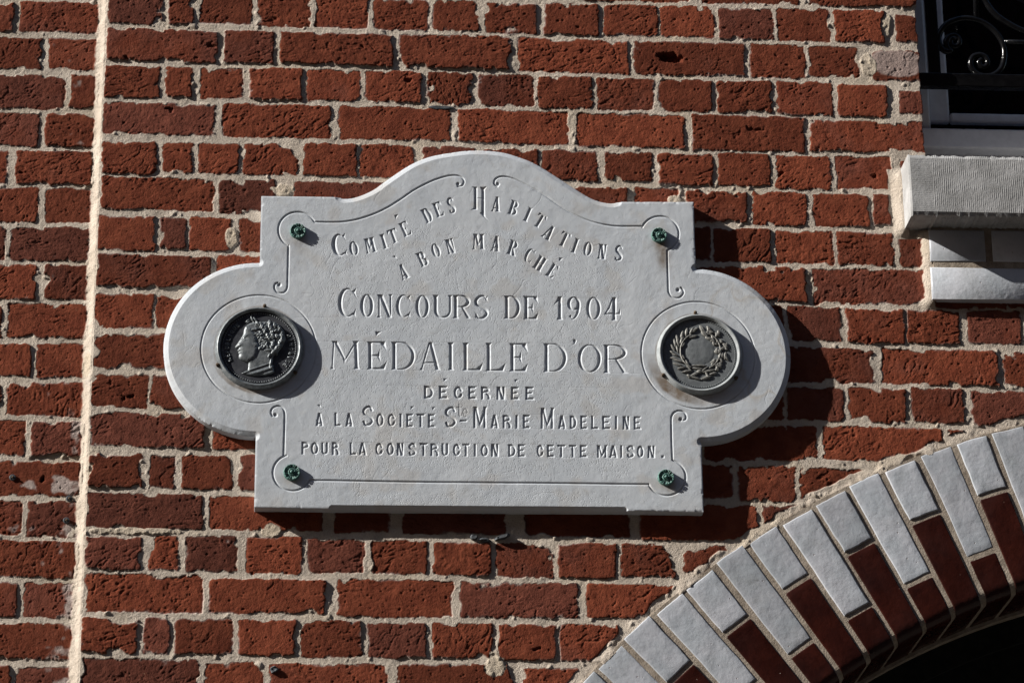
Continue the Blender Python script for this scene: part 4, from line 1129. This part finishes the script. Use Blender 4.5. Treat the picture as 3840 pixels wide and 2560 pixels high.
# the pecked ground behind the lettering
xa_, za_ = un(1150, 1900, P_Y); 
def inb(p0, p1, f=0.02):
    (x0, z1_), (x1, z0_) = arr([p0])[0], arr([p1])[0]
    wob = fbm(PU, PV, 0.05, 301, 2)*0.03
    return sstep(-f, f, PU-x0+wob)*sstep(-f, f, x1-PU+wob)*sstep(-f, f, z1_-PV+wob)*sstep(-f, f, PV-z0_+wob)
stip = inb((1200, 930), (2330, 1790))
stip = np.maximum(stip, inb((1560, 850), (2010, 1000)))
stip = np.maximum(stip, 0.7*inb((1340, 1840), (2260, 1895), 0.008))
stip = stip*(1-np.clip(cutmask, 0, 1))
for c, R in zip(ring_c, ring_r): stip = stip*sstep(R, R+0.02, np.hypot(PU-c[0], PV-c[1]))
stip = np.maximum(stip, 0.10)
# rust and run-off below the metal fittings
ROS = [zz(q1, sa_, [(617, 558)])[0], zz(q2, sa_, [(481, 462)])[0], zz(q3, sb_, [(600, 972)])[0], zz(q4, sb_, [(542, 1042)])[0]]
MED = [((971.9, 1306.8), 642/3.92), ((2622.6, 1329.5), 633/3.92)]
stain = np.zeros((PZ, PX)); grey = np.zeros((PZ, PX))
wobx = fbm(PU, PV, 0.02, 311, 3)
for i, p in enumerate(ROS):
    c = arr([p])[0]; d_ = (PU-c[0])-0.1*(c[1]-PV); L_ = (0.035, 0.075, 0.030, 0.030)[i]
    t = (c[1]-PV)/L_
    stain = np.maximum(stain, (0.6, 0.95, 0.9, 1.0)[i]*np.exp(-(d_/0.014)**2)*sstep(0.0, 0.2, t)*(1-sstep(0.35, 1.25, t+wobx*0.3)))
for i, (p, r_) in enumerate(MED):
    c = arr([p])[0]; R = r_/SCALE
    rr_ = np.hypot(PU-c[0], PV-c[1])/R; an_ = np.degrees(np.arctan2(PV-c[1], PU-c[0]))
    low = np.exp(-((an_+((115, 128)[i]))/40)**2)
    reach = (0.10, 0.24)[i]
    stain = np.maximum(stain, (0.75, 1.0)[i]*low*(1-sstep(reach*0.75, reach*1.15, rr_-1+wobx*0.03)))
    stain = np.maximum(stain, 0.55*(1-sstep(0.0, 0.06, rr_-1+wobx*0.02)))
rc = ring_c[1]
vein = 1-np.abs(fbm(PU, PV, 0.07, 321, 3))*9
eb = np.hypot((PU-rc[0]-0.10), PV-rc[1]-0.01)
grey = np.clip(vein, 0, 1)*sstep(0.19, 0.09, eb)*(PU > rc[0]+0.02)
grey = np.maximum(grey, 0.6*sstep(0.1, 0.5, fbm(PU, PV, 0.04, 331, 3)+0.5*sstep(0.17, 0.08, np.hypot(PU-rc[0]-0.06, (PV-rc[1]+0.135)*1.3))-0.35))
grey = np.maximum(grey, 0.35*sstep(-0.05, 0.5, fbm(PU, PV, 0.09, 341, 3))*sstep(0.08, -0.02, PV-BL[1]))
grey = np.maximum(grey, 0.5*sstep(0.25, 0.6, fbm(PU, PV, 0.05, 351, 3)))
relief = carve+groove*(carve <= 0)
Hp = -np.maximum(relief, scr*0.55)-cham+fbm(PU, PV, 0.05, 361, 2)*0.0004+fbm(PU, PV, 0.012, 371, 2)*0.00016
# worn, nicked edges
dall = np.full((PZ, PX), -1.0)
for a, b in zip(pa, pb): seg_raster(dall, a, b, 0.008, 0.008, lambda d, w_: np.where(d < 0.0078, -d, -1.0))
dall = -dall
Hp = Hp-np.exp(-dall/0.0010)*0.0012-np.exp(-dall/0.0025)*0.004*np.clip(fbm(PU, PV, 0.010, 381, 2)-0.35, 0, 1)
kp = inside[:-1, :-1] & inside[1:, :-1] & inside[:-1, 1:] & inside[1:, 1:]
Vp = np.stack([PU, P_Y-Hp, PV], -1).reshape(-1, 3)
E = boundary_edges(PX, PZ, kp)
bv = np.unique(E)
pts = Vp[bv][:, [0, 2]]
best = np.full(len(bv), 9.0); bp = pts.copy()
for a, b in zip(pa, pb):
    d = b-a; L = max(d@d, 1e-12)
    t = np.clip(((pts-a)@d)/L, 0, 1); q = a+t[:, None]*d
    dd = np.hypot(*(pts-q).T); m = dd < best
    best[m] = dd[m]; bp[m] = q[m]
Vp[bv, 0] = bp[:, 0]; Vp[bv, 2] = bp[:, 1]
F = grid_faces(PX, PZ, kp)
jj, ii = np.nonzero(kp)
lid = np.stack([lineid[jj, ii], lineid[jj+1, ii], lineid[jj, ii+1], lineid[jj+1, ii+1]]).max(0)
# side walls
n0 = len(Vp)
mp = np.full(n0, -1, np.int64); mp[bv] = np.arange(len(bv))
Bk = Vp[bv].copy(); Bk[:, 1] = 0.004
mid1 = Vp[bv].copy()
V2 = np.concatenate([Vp, mid1, Bk])
nb_ = len(bv)
SF = np.concatenate([np.stack([E[:, 1], E[:, 0], n0+nb_+mp[E[:, 0]], n0+nb_+mp[E[:, 1]]], 1)])
SF[:, 0] = n0+mp[E[:, 1]]; SF[:, 1] = n0+mp[E[:, 0]]
att = {k: np.concatenate([v.ravel(), v.ravel()[bv]*f, v.ravel()[bv]*f]) for k, v, f in (('stip', stip, 0.0), ('stain', stain, 1.0), ('grey', grey, 1.0))}
under = np.zeros(len(V2)); 
F1 = np.concatenate([F[lid < 0], SF])
a_, b_, c_ = compact(V2, F1, att)
slab = mesh_obj('slab', a_, b_, M['stone'], plaque, True, c_)
for li, W in enumerate(wordlist):
    a_, b_, c_ = compact(V2, F[lid == li], att)
    ob = mesh_obj('carved_word', a_, b_, M['stone'], plaque, True, c_)
    ob['label'] = 'carved word '+W

# ------------------------------------------------------------------ rosettes
def polar_mesh(name, c, y0, R, hfun, mat, parent, nr=40, nt=160, skirt=None, r_in=0.0):
    rr = np.linspace(r_in if r_in else R*0.004, R, nr); th = np.linspace(0, 2*np.pi, nt, endpoint=False)
    RR_, TH = np.meshgrid(rr, th, indexing='ij')
    X, Z = RR_*np.cos(TH), RR_*np.sin(TH)
    Hh = hfun(X, Z)
    V = np.stack([c[0]+X, y0-Hh, c[1]+Z], -1).reshape(-1, 3)
    F = []
    q = np.arange(nt); q2_ = (q+1) % nt
    for i in range(nr-1):
        F.append(np.stack([i*nt+q, (i+1)*nt+q, (i+1)*nt+q2_, i*nt+q2_], 1))
    F = np.concatenate(F)
    if skirt is not None:
        b = V[(nr-1)*nt:].copy(); b[:, 1] = skirt
        n0 = len(V); V = np.concatenate([V, b])
        F = np.concatenate([F, np.stack([(nr-1)*nt+q, n0+q, n0+q2_, (nr-1)*nt+q2_], 1)])
    polys = [F]
    if not r_in: polys.append(np.arange(nt)[None, :])
    return mesh_obj(name, V, polys, mat, parent, True)

def rosette_h(R, rot, h0):
    def f(X, Z):
        r = np.hypot(X, Z)/R; t = np.arctan2(Z, X)+rot
        seg = (t/(2*np.pi)*8) % 1.0
        gap = np.minimum(seg, 1-seg)*2                    # 0 between petals
        petal = sstep(0.0, 0.18, gap)
        ribs = 0.5+0.5*np.cos(seg*2*np.pi*3)
        h = h0*0.62*np.ones_like(r)
        h += h0*0.22*sstep(0.45, 0.88, r)*petal*(0.75+0.25*ribs)-h0*0.14*sstep(0.4, 0.6, r)*(1-sstep(0.75, 0.9, r))*(1-ribs)
        h -= h0*0.22*sstep(0.5, 0.8, r)*(1-petal)
        h -= h0*0.5*sstep(0.93, 1.0, r)
        boss = np.sqrt(np.clip(1-(r/0.24)**2, 0, 1)); h += h0*0.55*boss
        h += h0*0.22*np.exp(-((r-0.36)/0.05)**2)-h0*0.22*np.exp(-((r-0.27)/0.03)**2)
        return h
    return f
ros_r = [118/3.92, 117/3.92, 113/3.646, 112/3.646]
ros_l = ['upper left', 'upper right', 'lower left', 'lower right']
for i, p in enumerate(ROS):
    c = arr([p], y=P_Y-0.009)[0]; R = ros_r[i]/SCALE
    ob = polar_mesh('rosette', c, P_Y, R, rosette_h(R, 0.35+0.21*i, 0.0095), M['patina'], plaque, 36, 128, skirt=P_Y+0.002)

# ------------------------------------------------------------------ medallions
def dome(d, dm, hm_):
    q = np.clip(d/dm, 0, 1); return hm_*np.sqrt(np.clip(1-(1-q)**2, 0, 1))
def leafh(X, Z, x, z, L, W, ang_, h):
    c, s = math.cos(ang_), math.sin(ang_)
    u, v = (X-x)*c+(Z-z)*s, -(X-x)*s+(Z-z)*c
    q = np.clip(1-(u/(L/2))**2, 0, 1); ww = W/2*q**0.8+1e-9
    e_ = np.clip(1-(v/ww)**2, 0, 1)*(np.abs(u) < L/2)
    return h*(e_**0.5)*(0.55+0.45*q)-h*0.22*np.exp(-(v/(W*0.06))**2)*(e_ > 0)

def medallion(px, rpx, o, kind, name_label):
    c = arr([px])[0]; R = rpx/SCALE*1.0
    h = 0.0118                                            # how far the rim stands off the stone
    fy = P_Y-h                                            # plane of the rim's crest
    field = P_Y-0.0052
    Rf = R*0.875                                          # radius of the sunk field
    # rim: conical outer side, rounded crest, inner wall
    prof = [(R, P_Y+0.003), (R, P_Y-0.0005), (R*0.988, P_Y-0.003), (R*0.955, fy+0.0022), (R*0.944, fy+0.0006), (R*0.930, fy), (R*0.912, fy+0.0004), (R*0.898, fy+0.0018), (Rf*1.0, field-0.0016), (Rf*0.995, field+0.002)]
    nt = 160; V = []; th = np.linspace(0, 2*np.pi, nt, endpoint=False)
    for (r, y) in prof:
        V.append(np.stack([c[0]+r*np.cos(th), np.full(nt, y), c[1]+r*np.sin(th)], 1))
    V = np.concatenate(V); q = np.arange(nt); q2_ = (q+1) % nt
    F = np.concatenate([np.stack([(i+1)*nt+q, i*nt+q, i*nt+q2_, (i+1)*nt+q2_], 1) for i in range(len(prof)-1)])
    med = mesh_obj('medallion', V, F, M['zinc'] if kind == 'head' else M['zinc_light'], plaque, True)
    med['label'] = name_label
    s = 3.92
    def rel(L, y=field):
        a = arr(L, o[0], o[1], s, y); return a-c
    # shift so that the relief is placed by where it is seen on the field
    zpx = 1/(s*SCALE)
    if kind == 'head':
        fieldm = lambda X, Z: np.zeros_like(X)+0.0002*fbm(X+3, Z+5, 0.008, 411, 2)
        polar_mesh('field', c, field, Rf, fieldm, M['zinc_dark'], med, 50, 160)
        prof_pts = [(560, 400), (540, 425), (526, 465), (521, 512), (503, 550), (482, 588), (452, 630), (418, 678), (398, 705), (403, 726), (426, 737), (446, 737), (434, 754), (431, 768), (450, 781), (443, 800), (456, 820), (450, 850), (456, 882), (478, 902), (522, 922), (575, 938), (596, 932),
                    (592, 1000), (585, 1050), (540, 1070), (486, 1098), (560, 1122), (700, 1135), (850, 1125), (925, 1108), (975, 1080), (962, 1020), (945, 950), (935, 890), (965, 845), (1030, 790), (1100, 700), (1145, 600), (1120, 480), (1060, 390), (990, 348), (930, 335), (800, 338), (740, 345), (680, 340), (620, 355)]
        P = rel(prof_pts)
        face = rel([(560, 400), (540, 425), (526, 465), (521, 512), (503, 550), (482, 588), (452, 630), (418, 678), (398, 705), (403, 726), (426, 737), (446, 737), (434, 754), (431, 768), (450, 781), (443, 800), (456, 820), (450, 850), (456, 882), (478, 902), (522, 922), (575, 938), (640, 930), (710, 880), (745, 800), (760, 700), (740, 600), (690, 500), (640, 420)])
        leaves = [(585, 325, 60, 26, 40), (650, 305, 80, 34, 115), (695, 310, 70, 30, 125), (735, 365, 100, 34, 130), (600, 345, 55, 24, 15), (700, 455, 95, 42, 12), (790, 405, 110, 46, 112), (840, 465, 105, 46, 82),
                  (770, 505, 70, 34, 150), (760, 540, 125, 40, 170), (800, 582, 100, 40, 175), (880, 560, 110, 46, 120), (905, 360, 80, 46, 95), (915, 420, 90, 50, 100), (945, 490, 75, 50, 60), (1000, 480, 60, 48, 170), (1015, 560, 75, 54, 130), (955, 665, 100, 46, 75),
                  (890, 765, 80, 30, 175), (905, 835, 60, 26, 60), (1040, 720, 80, 46, 50), (960, 790, 90, 46, 60), (1005, 800, 60, 40, 100), (935, 730, 70, 40, 120), (1090, 610, 70, 46, 100), (955, 545, 80, 46, 110), (850, 640, 80, 40, 150), (930, 935, 150, 34, 78), (940, 1010, 60, 30, 60), (1050, 440, 60, 40, 120), (1060, 640, 70, 46, 60), (1000, 740, 80, 44, 60), (985, 400, 60, 44, 110), (1085, 540, 60, 44, 90), (940, 580, 70, 40, 140), (870, 690, 60, 34, 120)]
        LV = [(rel([(x, y)])[0], l*zpx*1.38, w*zpx*1.08, math.radians(a)) for x, y, l, w, a in leaves]
        pt = lambda x, y: rel([(x, y)])[0]
        def head(X, Z):
            d = dist_poly(X, Z, P)
            hh = dome(d, 0.006, 0.0034)
            hh = np.maximum(hh, dome(dist_poly(X, Z, face), 0.010, 0.0056)*1.0)
            b = np.zeros_like(X)
            def gauss(x, y, sx_, sz_, amp, an=0):
                p = pt(x, y); cs, sn = math.cos(an), math.sin(an)
                u, v = (X-p[0])*cs+(Z-p[1])*sn, -(X-p[0])*sn+(Z-p[1])*cs
                return amp*np.exp(-(u/(sx_*zpx))**2-(v/(sz_*zpx))**2)
            b += gauss(600, 700, 60, 70, 0.0006)+gauss(510, 585, 26, 10, -0.0012, 0.7)+gauss(545, 600, 26, 16, -0.0014, 0.2)+gauss(540, 612, 16, 8, 0.0012)
            b += gauss(545, 560, 45, 12, 0.0008, 0.4)+gauss(470, 690, 18, 30, 0.0005, 0.5)+gauss(480, 715, 16, 12, -0.0007)+gauss(470, 782, 30, 6, -0.0008)+gauss(462, 835, 30, 8, -0.0005)
            b += gauss(780, 730, 50, 22, 0.0018, 0.35)+gauss(800, 715, 22, 10, -0.0014, 0.35)+gauss(790, 650, 55, 25, -0.0010)
            nk = sstep(0, 0.002, d)
            # neck sits lower than the jaw; folds of the robe
            low = sstep(pt(600, 905)[1], pt(600, 960)[1], Z)*sstep(pt(640, 900)[0]-0.004, pt(640, 900)[0]+0.02, X*0+pt(700, 900)[0])
            hh = hh-0.0010*low*nk+b*nk
            p0, p1 = pt(600, 1055), pt(890, 960)
            nv = np.array([-(p1-p0)[1], (p1-p0)[0]]); nv /= np.linalg.norm(nv)
            dn = (X-p0[0])*nv[0]+(Z-p0[1])*nv[1]
            robe = (dn < 0.0008)*nk*(Z < pt(0, 900)[1])
            hh = hh+robe*(0.0007+0.0007*np.cos(dn/0.0016))
            hair = sstep(0.0, 0.004, d)*sstep(pt(640, 400)[0], pt(760, 400)[0], X)*sstep(pt(0, 800)[1], pt(0, 690)[1], Z)
            hh = hh+hair*0.0015*fbm(X*0.7+Z*0.7+1, (Z-X)*1.6+2, 0.0050, 421, 2)
            lv = np.zeros_like(X)
            for p, l, w, a in LV: lv = np.maximum(lv, leafh(X, Z, p[0], p[1], l, w, a, 0.0022))
            hh = np.where(lv > 0, np.maximum(hh, 0)*0.9+0.0010+lv, hh)
            return np.where((d > -0.0001) | (lv > 0), np.maximum(hh, 0.0002), -0.0015)
        polar_relief('head_relief', c, field, Rf*0.98, head, M['zinc'], med)
        texts = (('REPUBLIQUE', 205, 133, True), ('FRANCAISE', 32, -35, False))
    else:
        fieldm = lambda X, Z: 0.0014*np.sqrt(np.clip(1-(np.hypot(X-cc[0], Z-cc[1])/(215*zpx))**2, 0, 1))+0.0002*fbm(X+3, Z+5, 0.008, 431, 2)
        cc = rel([(765, 680)])[0]
        polar_mesh('field', c, field, Rf, fieldm, M['zinc_field'], med, 50, 160)
        LV = []
        rw = np.random.RandomState(12)
        def leaf(x, y, l, w, a, h=0.0026): LV.append((rel([(x, y)])[0], l*zpx*1.22, w*zpx*1.02, math.radians(a), h))
        for (x, y, l, w, a) in ((685, 385, 120, 44, 40), (640, 395, 110, 40, 60), (565, 415, 120, 46, 80), (660, 480, 130, 40, 15), (500, 450, 110, 42, 75), (495, 530, 130, 44, 70), (430, 505, 110, 42, 105), (395, 570, 120, 40, 100), (440, 580, 110, 36, 110),
                                (365, 640, 110, 40, 120), (430, 655, 120, 36, 100), (355, 710, 70, 36, 150), (400, 745, 100, 34, 155), (380, 795, 90, 34, 175), (440, 830, 160, 44, 160), (440, 890, 130, 44, 160), (490, 940, 110, 36, 15), (570, 990, 140, 40, 10), (580, 880, 120, 36, 110), (520, 780, 90, 30, 120), (600, 935, 100, 30, 130), (620, 470, 80, 34, 20), (520, 600, 80, 30, 60)):
            leaf(x, y, l, w, a)
        for q in range(46):                                # lobed oak leaves on the right branch
            t = math.radians(rw.uniform(-58, 76)); rad_ = rw.choice([255, 300, 345, 385])+rw.normal(0, 10)
            leaf(765+rad_*math.cos(t), 690-rad_*0.93*math.sin(t), rw.uniform(50, 105), rw.uniform(30, 48), math.degrees(t)+rw.choice([20, 60, 95, 140]), 0.0026)
        for (x, y, l, w, a) in ((800, 375, 130, 70, 120), (830, 440, 120, 70, 130), (900, 510, 110, 50, 165), (950, 540, 90, 50, 160), (1030, 700, 70, 120, 90)): leaf(x, y, l, w, a, 0.0030)
        for (x, y, l, w, a) in ((750, 905, 190, 30, 0), (735, 950, 170, 34, 175), (675, 1040, 160, 50, 30), (690, 1085, 150, 40, 165), (890, 985, 190, 40, 12), (860, 1080, 150, 46, 20), (870, 1040, 130, 34, 120), (755, 990, 70, 60, 0), (600, 1055, 60, 40, 150), (960, 1020, 100, 36, 15), (830, 960, 130, 30, 40)):
            leaf(x, y, l, w, a, 0.0028)
        stems = [[(765-(290)*math.cos(math.radians(q)), 690-270*math.sin(math.radians(q))) for q in np.linspace(-62, 62, 20)], [(765+(300)*math.cos(math.radians(q)), 690-280*math.sin(math.radians(q))) for q in np.linspace(-62, 66, 20)]]
        ST = [rel(q) for q in stems]
        def wreath(X, Z):
            hh = np.zeros_like(X)
            for p, l, w, a, h_ in LV: hh = np.maximum(hh, leafh(X, Z, p[0], p[1], l, w, a, h_))
            for Q in ST:
                for a, b in zip(Q[:-1], Q[1:]):
                    d = b-a; t = np.clip(((X-a[0])*d[0]+(Z-a[1])*d[1])/(d@d), 0, 1)
                    ds = np.hypot(X-a[0]-t*d[0], Z-a[1]-t*d[1]); hh = np.maximum(hh, 0.0026*np.sqrt(np.clip(1-(ds/0.0016)**2, 0, 1)))
            return np.where(hh > 0, hh+0.0003, -0.0015)
        polar_relief('wreath_relief', c, field, Rf*0.92, wreath, M['leaf'], med)
        texts = ()
    # ring of beads
    bd = MB(); nb2 = 96
    u = [(math.cos(a), math.sin(a)) for a in np.linspace(0, 2*math.pi, 8, endpoint=False)]
    for k in range(nb2):
        t = 2*math.pi*(k+0.5)/nb2; x, z = c[0]+Rf*0.945*math.cos(t), c[1]+Rf*0.945*math.sin(t); r = 0.0014
        V = []; F = []
        for (e_, hh) in ((1.0, 0.0), (0.85, 0.0008), (0.45, 0.0014)):
            for (a, b) in u: V.append((x+r*e_*a, field-hh, z+r*e_*b))
        V.append((x, field-0.0016, z))
        for l in range(2):
            for q in range(8): F.append((l*8+q, l*8+(q+1) % 8, (l+1)*8+(q+1) % 8, (l+1)*8+q))
        for q in range(8): F.append((16+q, 16+(q+1) % 8, 24))
        bd.add(V, F)
    bd.build('bead_ring', M['zinc'] if kind == 'head' else M['zinc_field'], med, smooth=True)
    # raised letters around the field
    for txt, t0, t1, outw in texts:
        tb = MB(); rt = Rf*0.83; slabs = []
        for q, ch in enumerate(txt):
            t = math.radians(t0+(t1-t0)*q/(len(txt)-1)); hgt = 0.0085
            rad_v = np.array([math.cos(t), math.sin(t)])
            upv = rad_v; exv = np.array([math.sin(t), -math.cos(t)])   # tops point to the rim, read clockwise
            base = rad_v*(rt-hgt/2)-exv*hgt*0.33
            gl = glyph({'Q': 'O', 'C': 'C'}.get(ch, ch), 0.66, 0.18, 0.18, False)
            if ch == 'Q': gl.append([(0.4, 0.25, 0.15), (0.7, -0.05, 0.15)])
            if ch == 'E' and q == 1: gl.append([(0.2, 1.15, 0.12), (0.45, 1.3, 0.12)])
            if ch == 'C': gl.append([(0.35, 0.0, 0.12), (0.3, -0.2, 0.12)])
            for stk in gl:
                if stk[0] == 'P':
                    slabs.append([(c[0]+(base+exv*x*hgt+upv*y*hgt)[0], c[1]+(base+exv*x*hgt+upv*y*hgt)[1]) for x, y in stk[1]]); continue
                pts_ = [base+exv*x*hgt+upv*y*hgt for x, y, _ in stk]
                tb.tube([(c[0]+p[0], field-0.0004, c[1]+p[1]) for p in pts_], 0.00075, 6)
        for k_, S4 in enumerate(slabs):
            n_ = len(S4); yy = field-0.0013-0.00003*(k_ % 7)
            tb.add([(x, yy, z) for x, z in S4]+[(x, field+0.0003, z) for x, z in S4], [tuple(range(n_))]+[(q, n_+q, n_+(q+1) % n_, (q+1) % n_) for q in range(n_)])
        tb.build('raised_lettering', M['zinc'], med, smooth=True)['label'] = 'raised letters reading ' + ('RÉPUBLIQUE' if outw else 'FRANÇAISE')
    # fixing lugs
    for an_ in ((84, 205, 325) if kind == 'head' else (94, 212, 325)):
        t = math.radians(an_); lg = MB()
        x, z = c[0]+R*1.02*math.cos(t), c[1]+R*1.02*math.sin(t)
        lg.tube([(x, P_Y+0.004, z), (x, P_Y-0.0075, z), (x+0.0004, P_Y-0.0085, z)], [0.0040, 0.0036, 0.0018], 10)
        lg.tube([(c[0]+R*0.97*math.cos(t), P_Y-0.003, c[1]+R*0.97*math.sin(t)), (x, P_Y-0.0055, z)], [0.0032, 0.0034], 8)
        lg.build('lug', M['rust'], med, smooth=True)
    return med

def polar_relief(name, c, y0, R, hfun, mat, parent):
    """raised figure on the field: only what stands above the field is kept"""
    n_ = 260; g = np.linspace(-R, R, n_)
    X, Z = np.meshgrid(g, g); Hh = hfun(X, Z)
    ins = (Hh > -0.0010) & (np.hypot(X, Z) < R)
    kq = ins[:-1, :-1] | ins[1:, :-1] | ins[:-1, 1:] | ins[1:, 1:]
    V = np.stack([c[0]+X, y0-Hh, c[1]+Z], -1).reshape(-1, 3)
    a, b, _ = compact(V, grid_faces(n_, n_, kq))
    return mesh_obj(name, a, b, mat, parent, True)

medallion(MED[0][0], MED[0][1], (780, 1120), 'head', 'left medallion with laurelled head in profile facing left')
medallion(MED[1][0], MED[1][1], (2430, 1140), 'wreath', 'right medallion with a laurel and oak wreath')

# ------------------------------------------------------------------ small things in the wall
def plug(t, x, y, r, ln, label, ring=True):
    c = un(*zt(t, x, y), D_LEFT-0.006 if t in (7,) and x < 560 else 0.0)
    yb = D_LEFT if x < 560 else 0.0
    o = thing('wall_plug', label, 'plug', (float(c[0]), yb, float(c[1])), 'plugs in the left wall')
    m = MB(); q = np.array([c[0], yb+0.004, c[1]])
    m.tube([q, q+np.array([0.0, -ln, 0.0006])], r, 14, False)
    k = q+np.array([0.0, -ln, 0.0006])
    m.tube([k, k+np.array([0, -0.0012, 0]), k+np.array([0, -0.0016, 0]), k+np.array([0, -0.0016, 0])+np.array([0, 0.0001, 0]), k+np.array([0, 0.003, 0])], [r*1.0, r*1.18, r*1.0, r*0.55, r*0.5], 14)
    m.build('sleeve', M['plug'], o, smooth=True)
    m = MB(); m.tube([k+np.array([0, -0.0012, 0]), k+np.array([r*0.2, -0.0042, r*0.25])], [r*0.42, r*0.34], 8)
    m.build('screw', M['rust'], o, smooth=True)
plug(7, 85, 150, 0.0055, 0.0045, 'grey wall plug in the whitened brick at the left edge of the photo')
plug(7, 475, 295, 0.0055, 0.0040, 'grey wall plug in the mortar joint near the pale seam')
plug(7, 456, 447, 0.0055, 0.0060, 'grey wall plug in a brick below the plug in the mortar joint')
def chip(t, x, y, w, h, a, lab, seed, d=0.006):
    c = un(*zt(t, x, y), 0.0); rr = np.random.RandomState(seed)
    n_ = 9; w, h = w/K9/SCALE/2, h/K9/SCALE/2
    th = np.linspace(0, 2*math.pi, n_, endpoint=False); rj = 0.75+0.4*rr.rand(n_)
    ca_, sa_2 = math.cos(a), math.sin(a)
    ring = [(w*rj[i]*math.cos(q), h*rj[i]*math.sin(q)) for i, q in enumerate(th)]
    V = []; F = []
    for (sc_, y_) in ((1.0, 0.008), (1.0, -d*0.5), (0.72, -d)):
        for (u, v) in ring: V.append((c[0]+(u*ca_-v*sa_2)*sc_, y_+rr.normal(0, 0.0007), c[1]+(u*sa_2+v*ca_)*sc_))
    for l in range(2):
        for q in range(n_): F.append((l*n_+q, l*n_+(q+1) % n_, (l+1)*n_+(q+1) % n_, (l+1)*n_+q))
    F.append(tuple(2*n_+q for q in range(n_)))
    m = MB(); m.add(V, F); o = m.build('slate_chip', M['slate'])
    o['label'] = lab; o['category'] = 'slate chip'; o['group'] = 'slate chips in the mortar'
chip(8, 910, 566, 58, 48, 0.0, 'blocky dark slate chip at the left end of the joint below the plaque', 1)
chip(8, 990, 586, 95, 30, -0.1, 'long flat dark slate chip in the middle of the joint below the plaque', 2)
chip(8, 1112, 566, 110, 34, 0.30, 'tilted dark slate chip at the right end of the joint below the plaque', 3, 0.009)
chip(7, 1886, 1477, 58, 46, 0.1, 'rounded dark pebble in a joint at the bottom edge of the photo', 4)
chip(2, 690, 742, 200, 26, -0.03, 'thin dark slate sliver in a joint above the plaque', 5, 0.002)
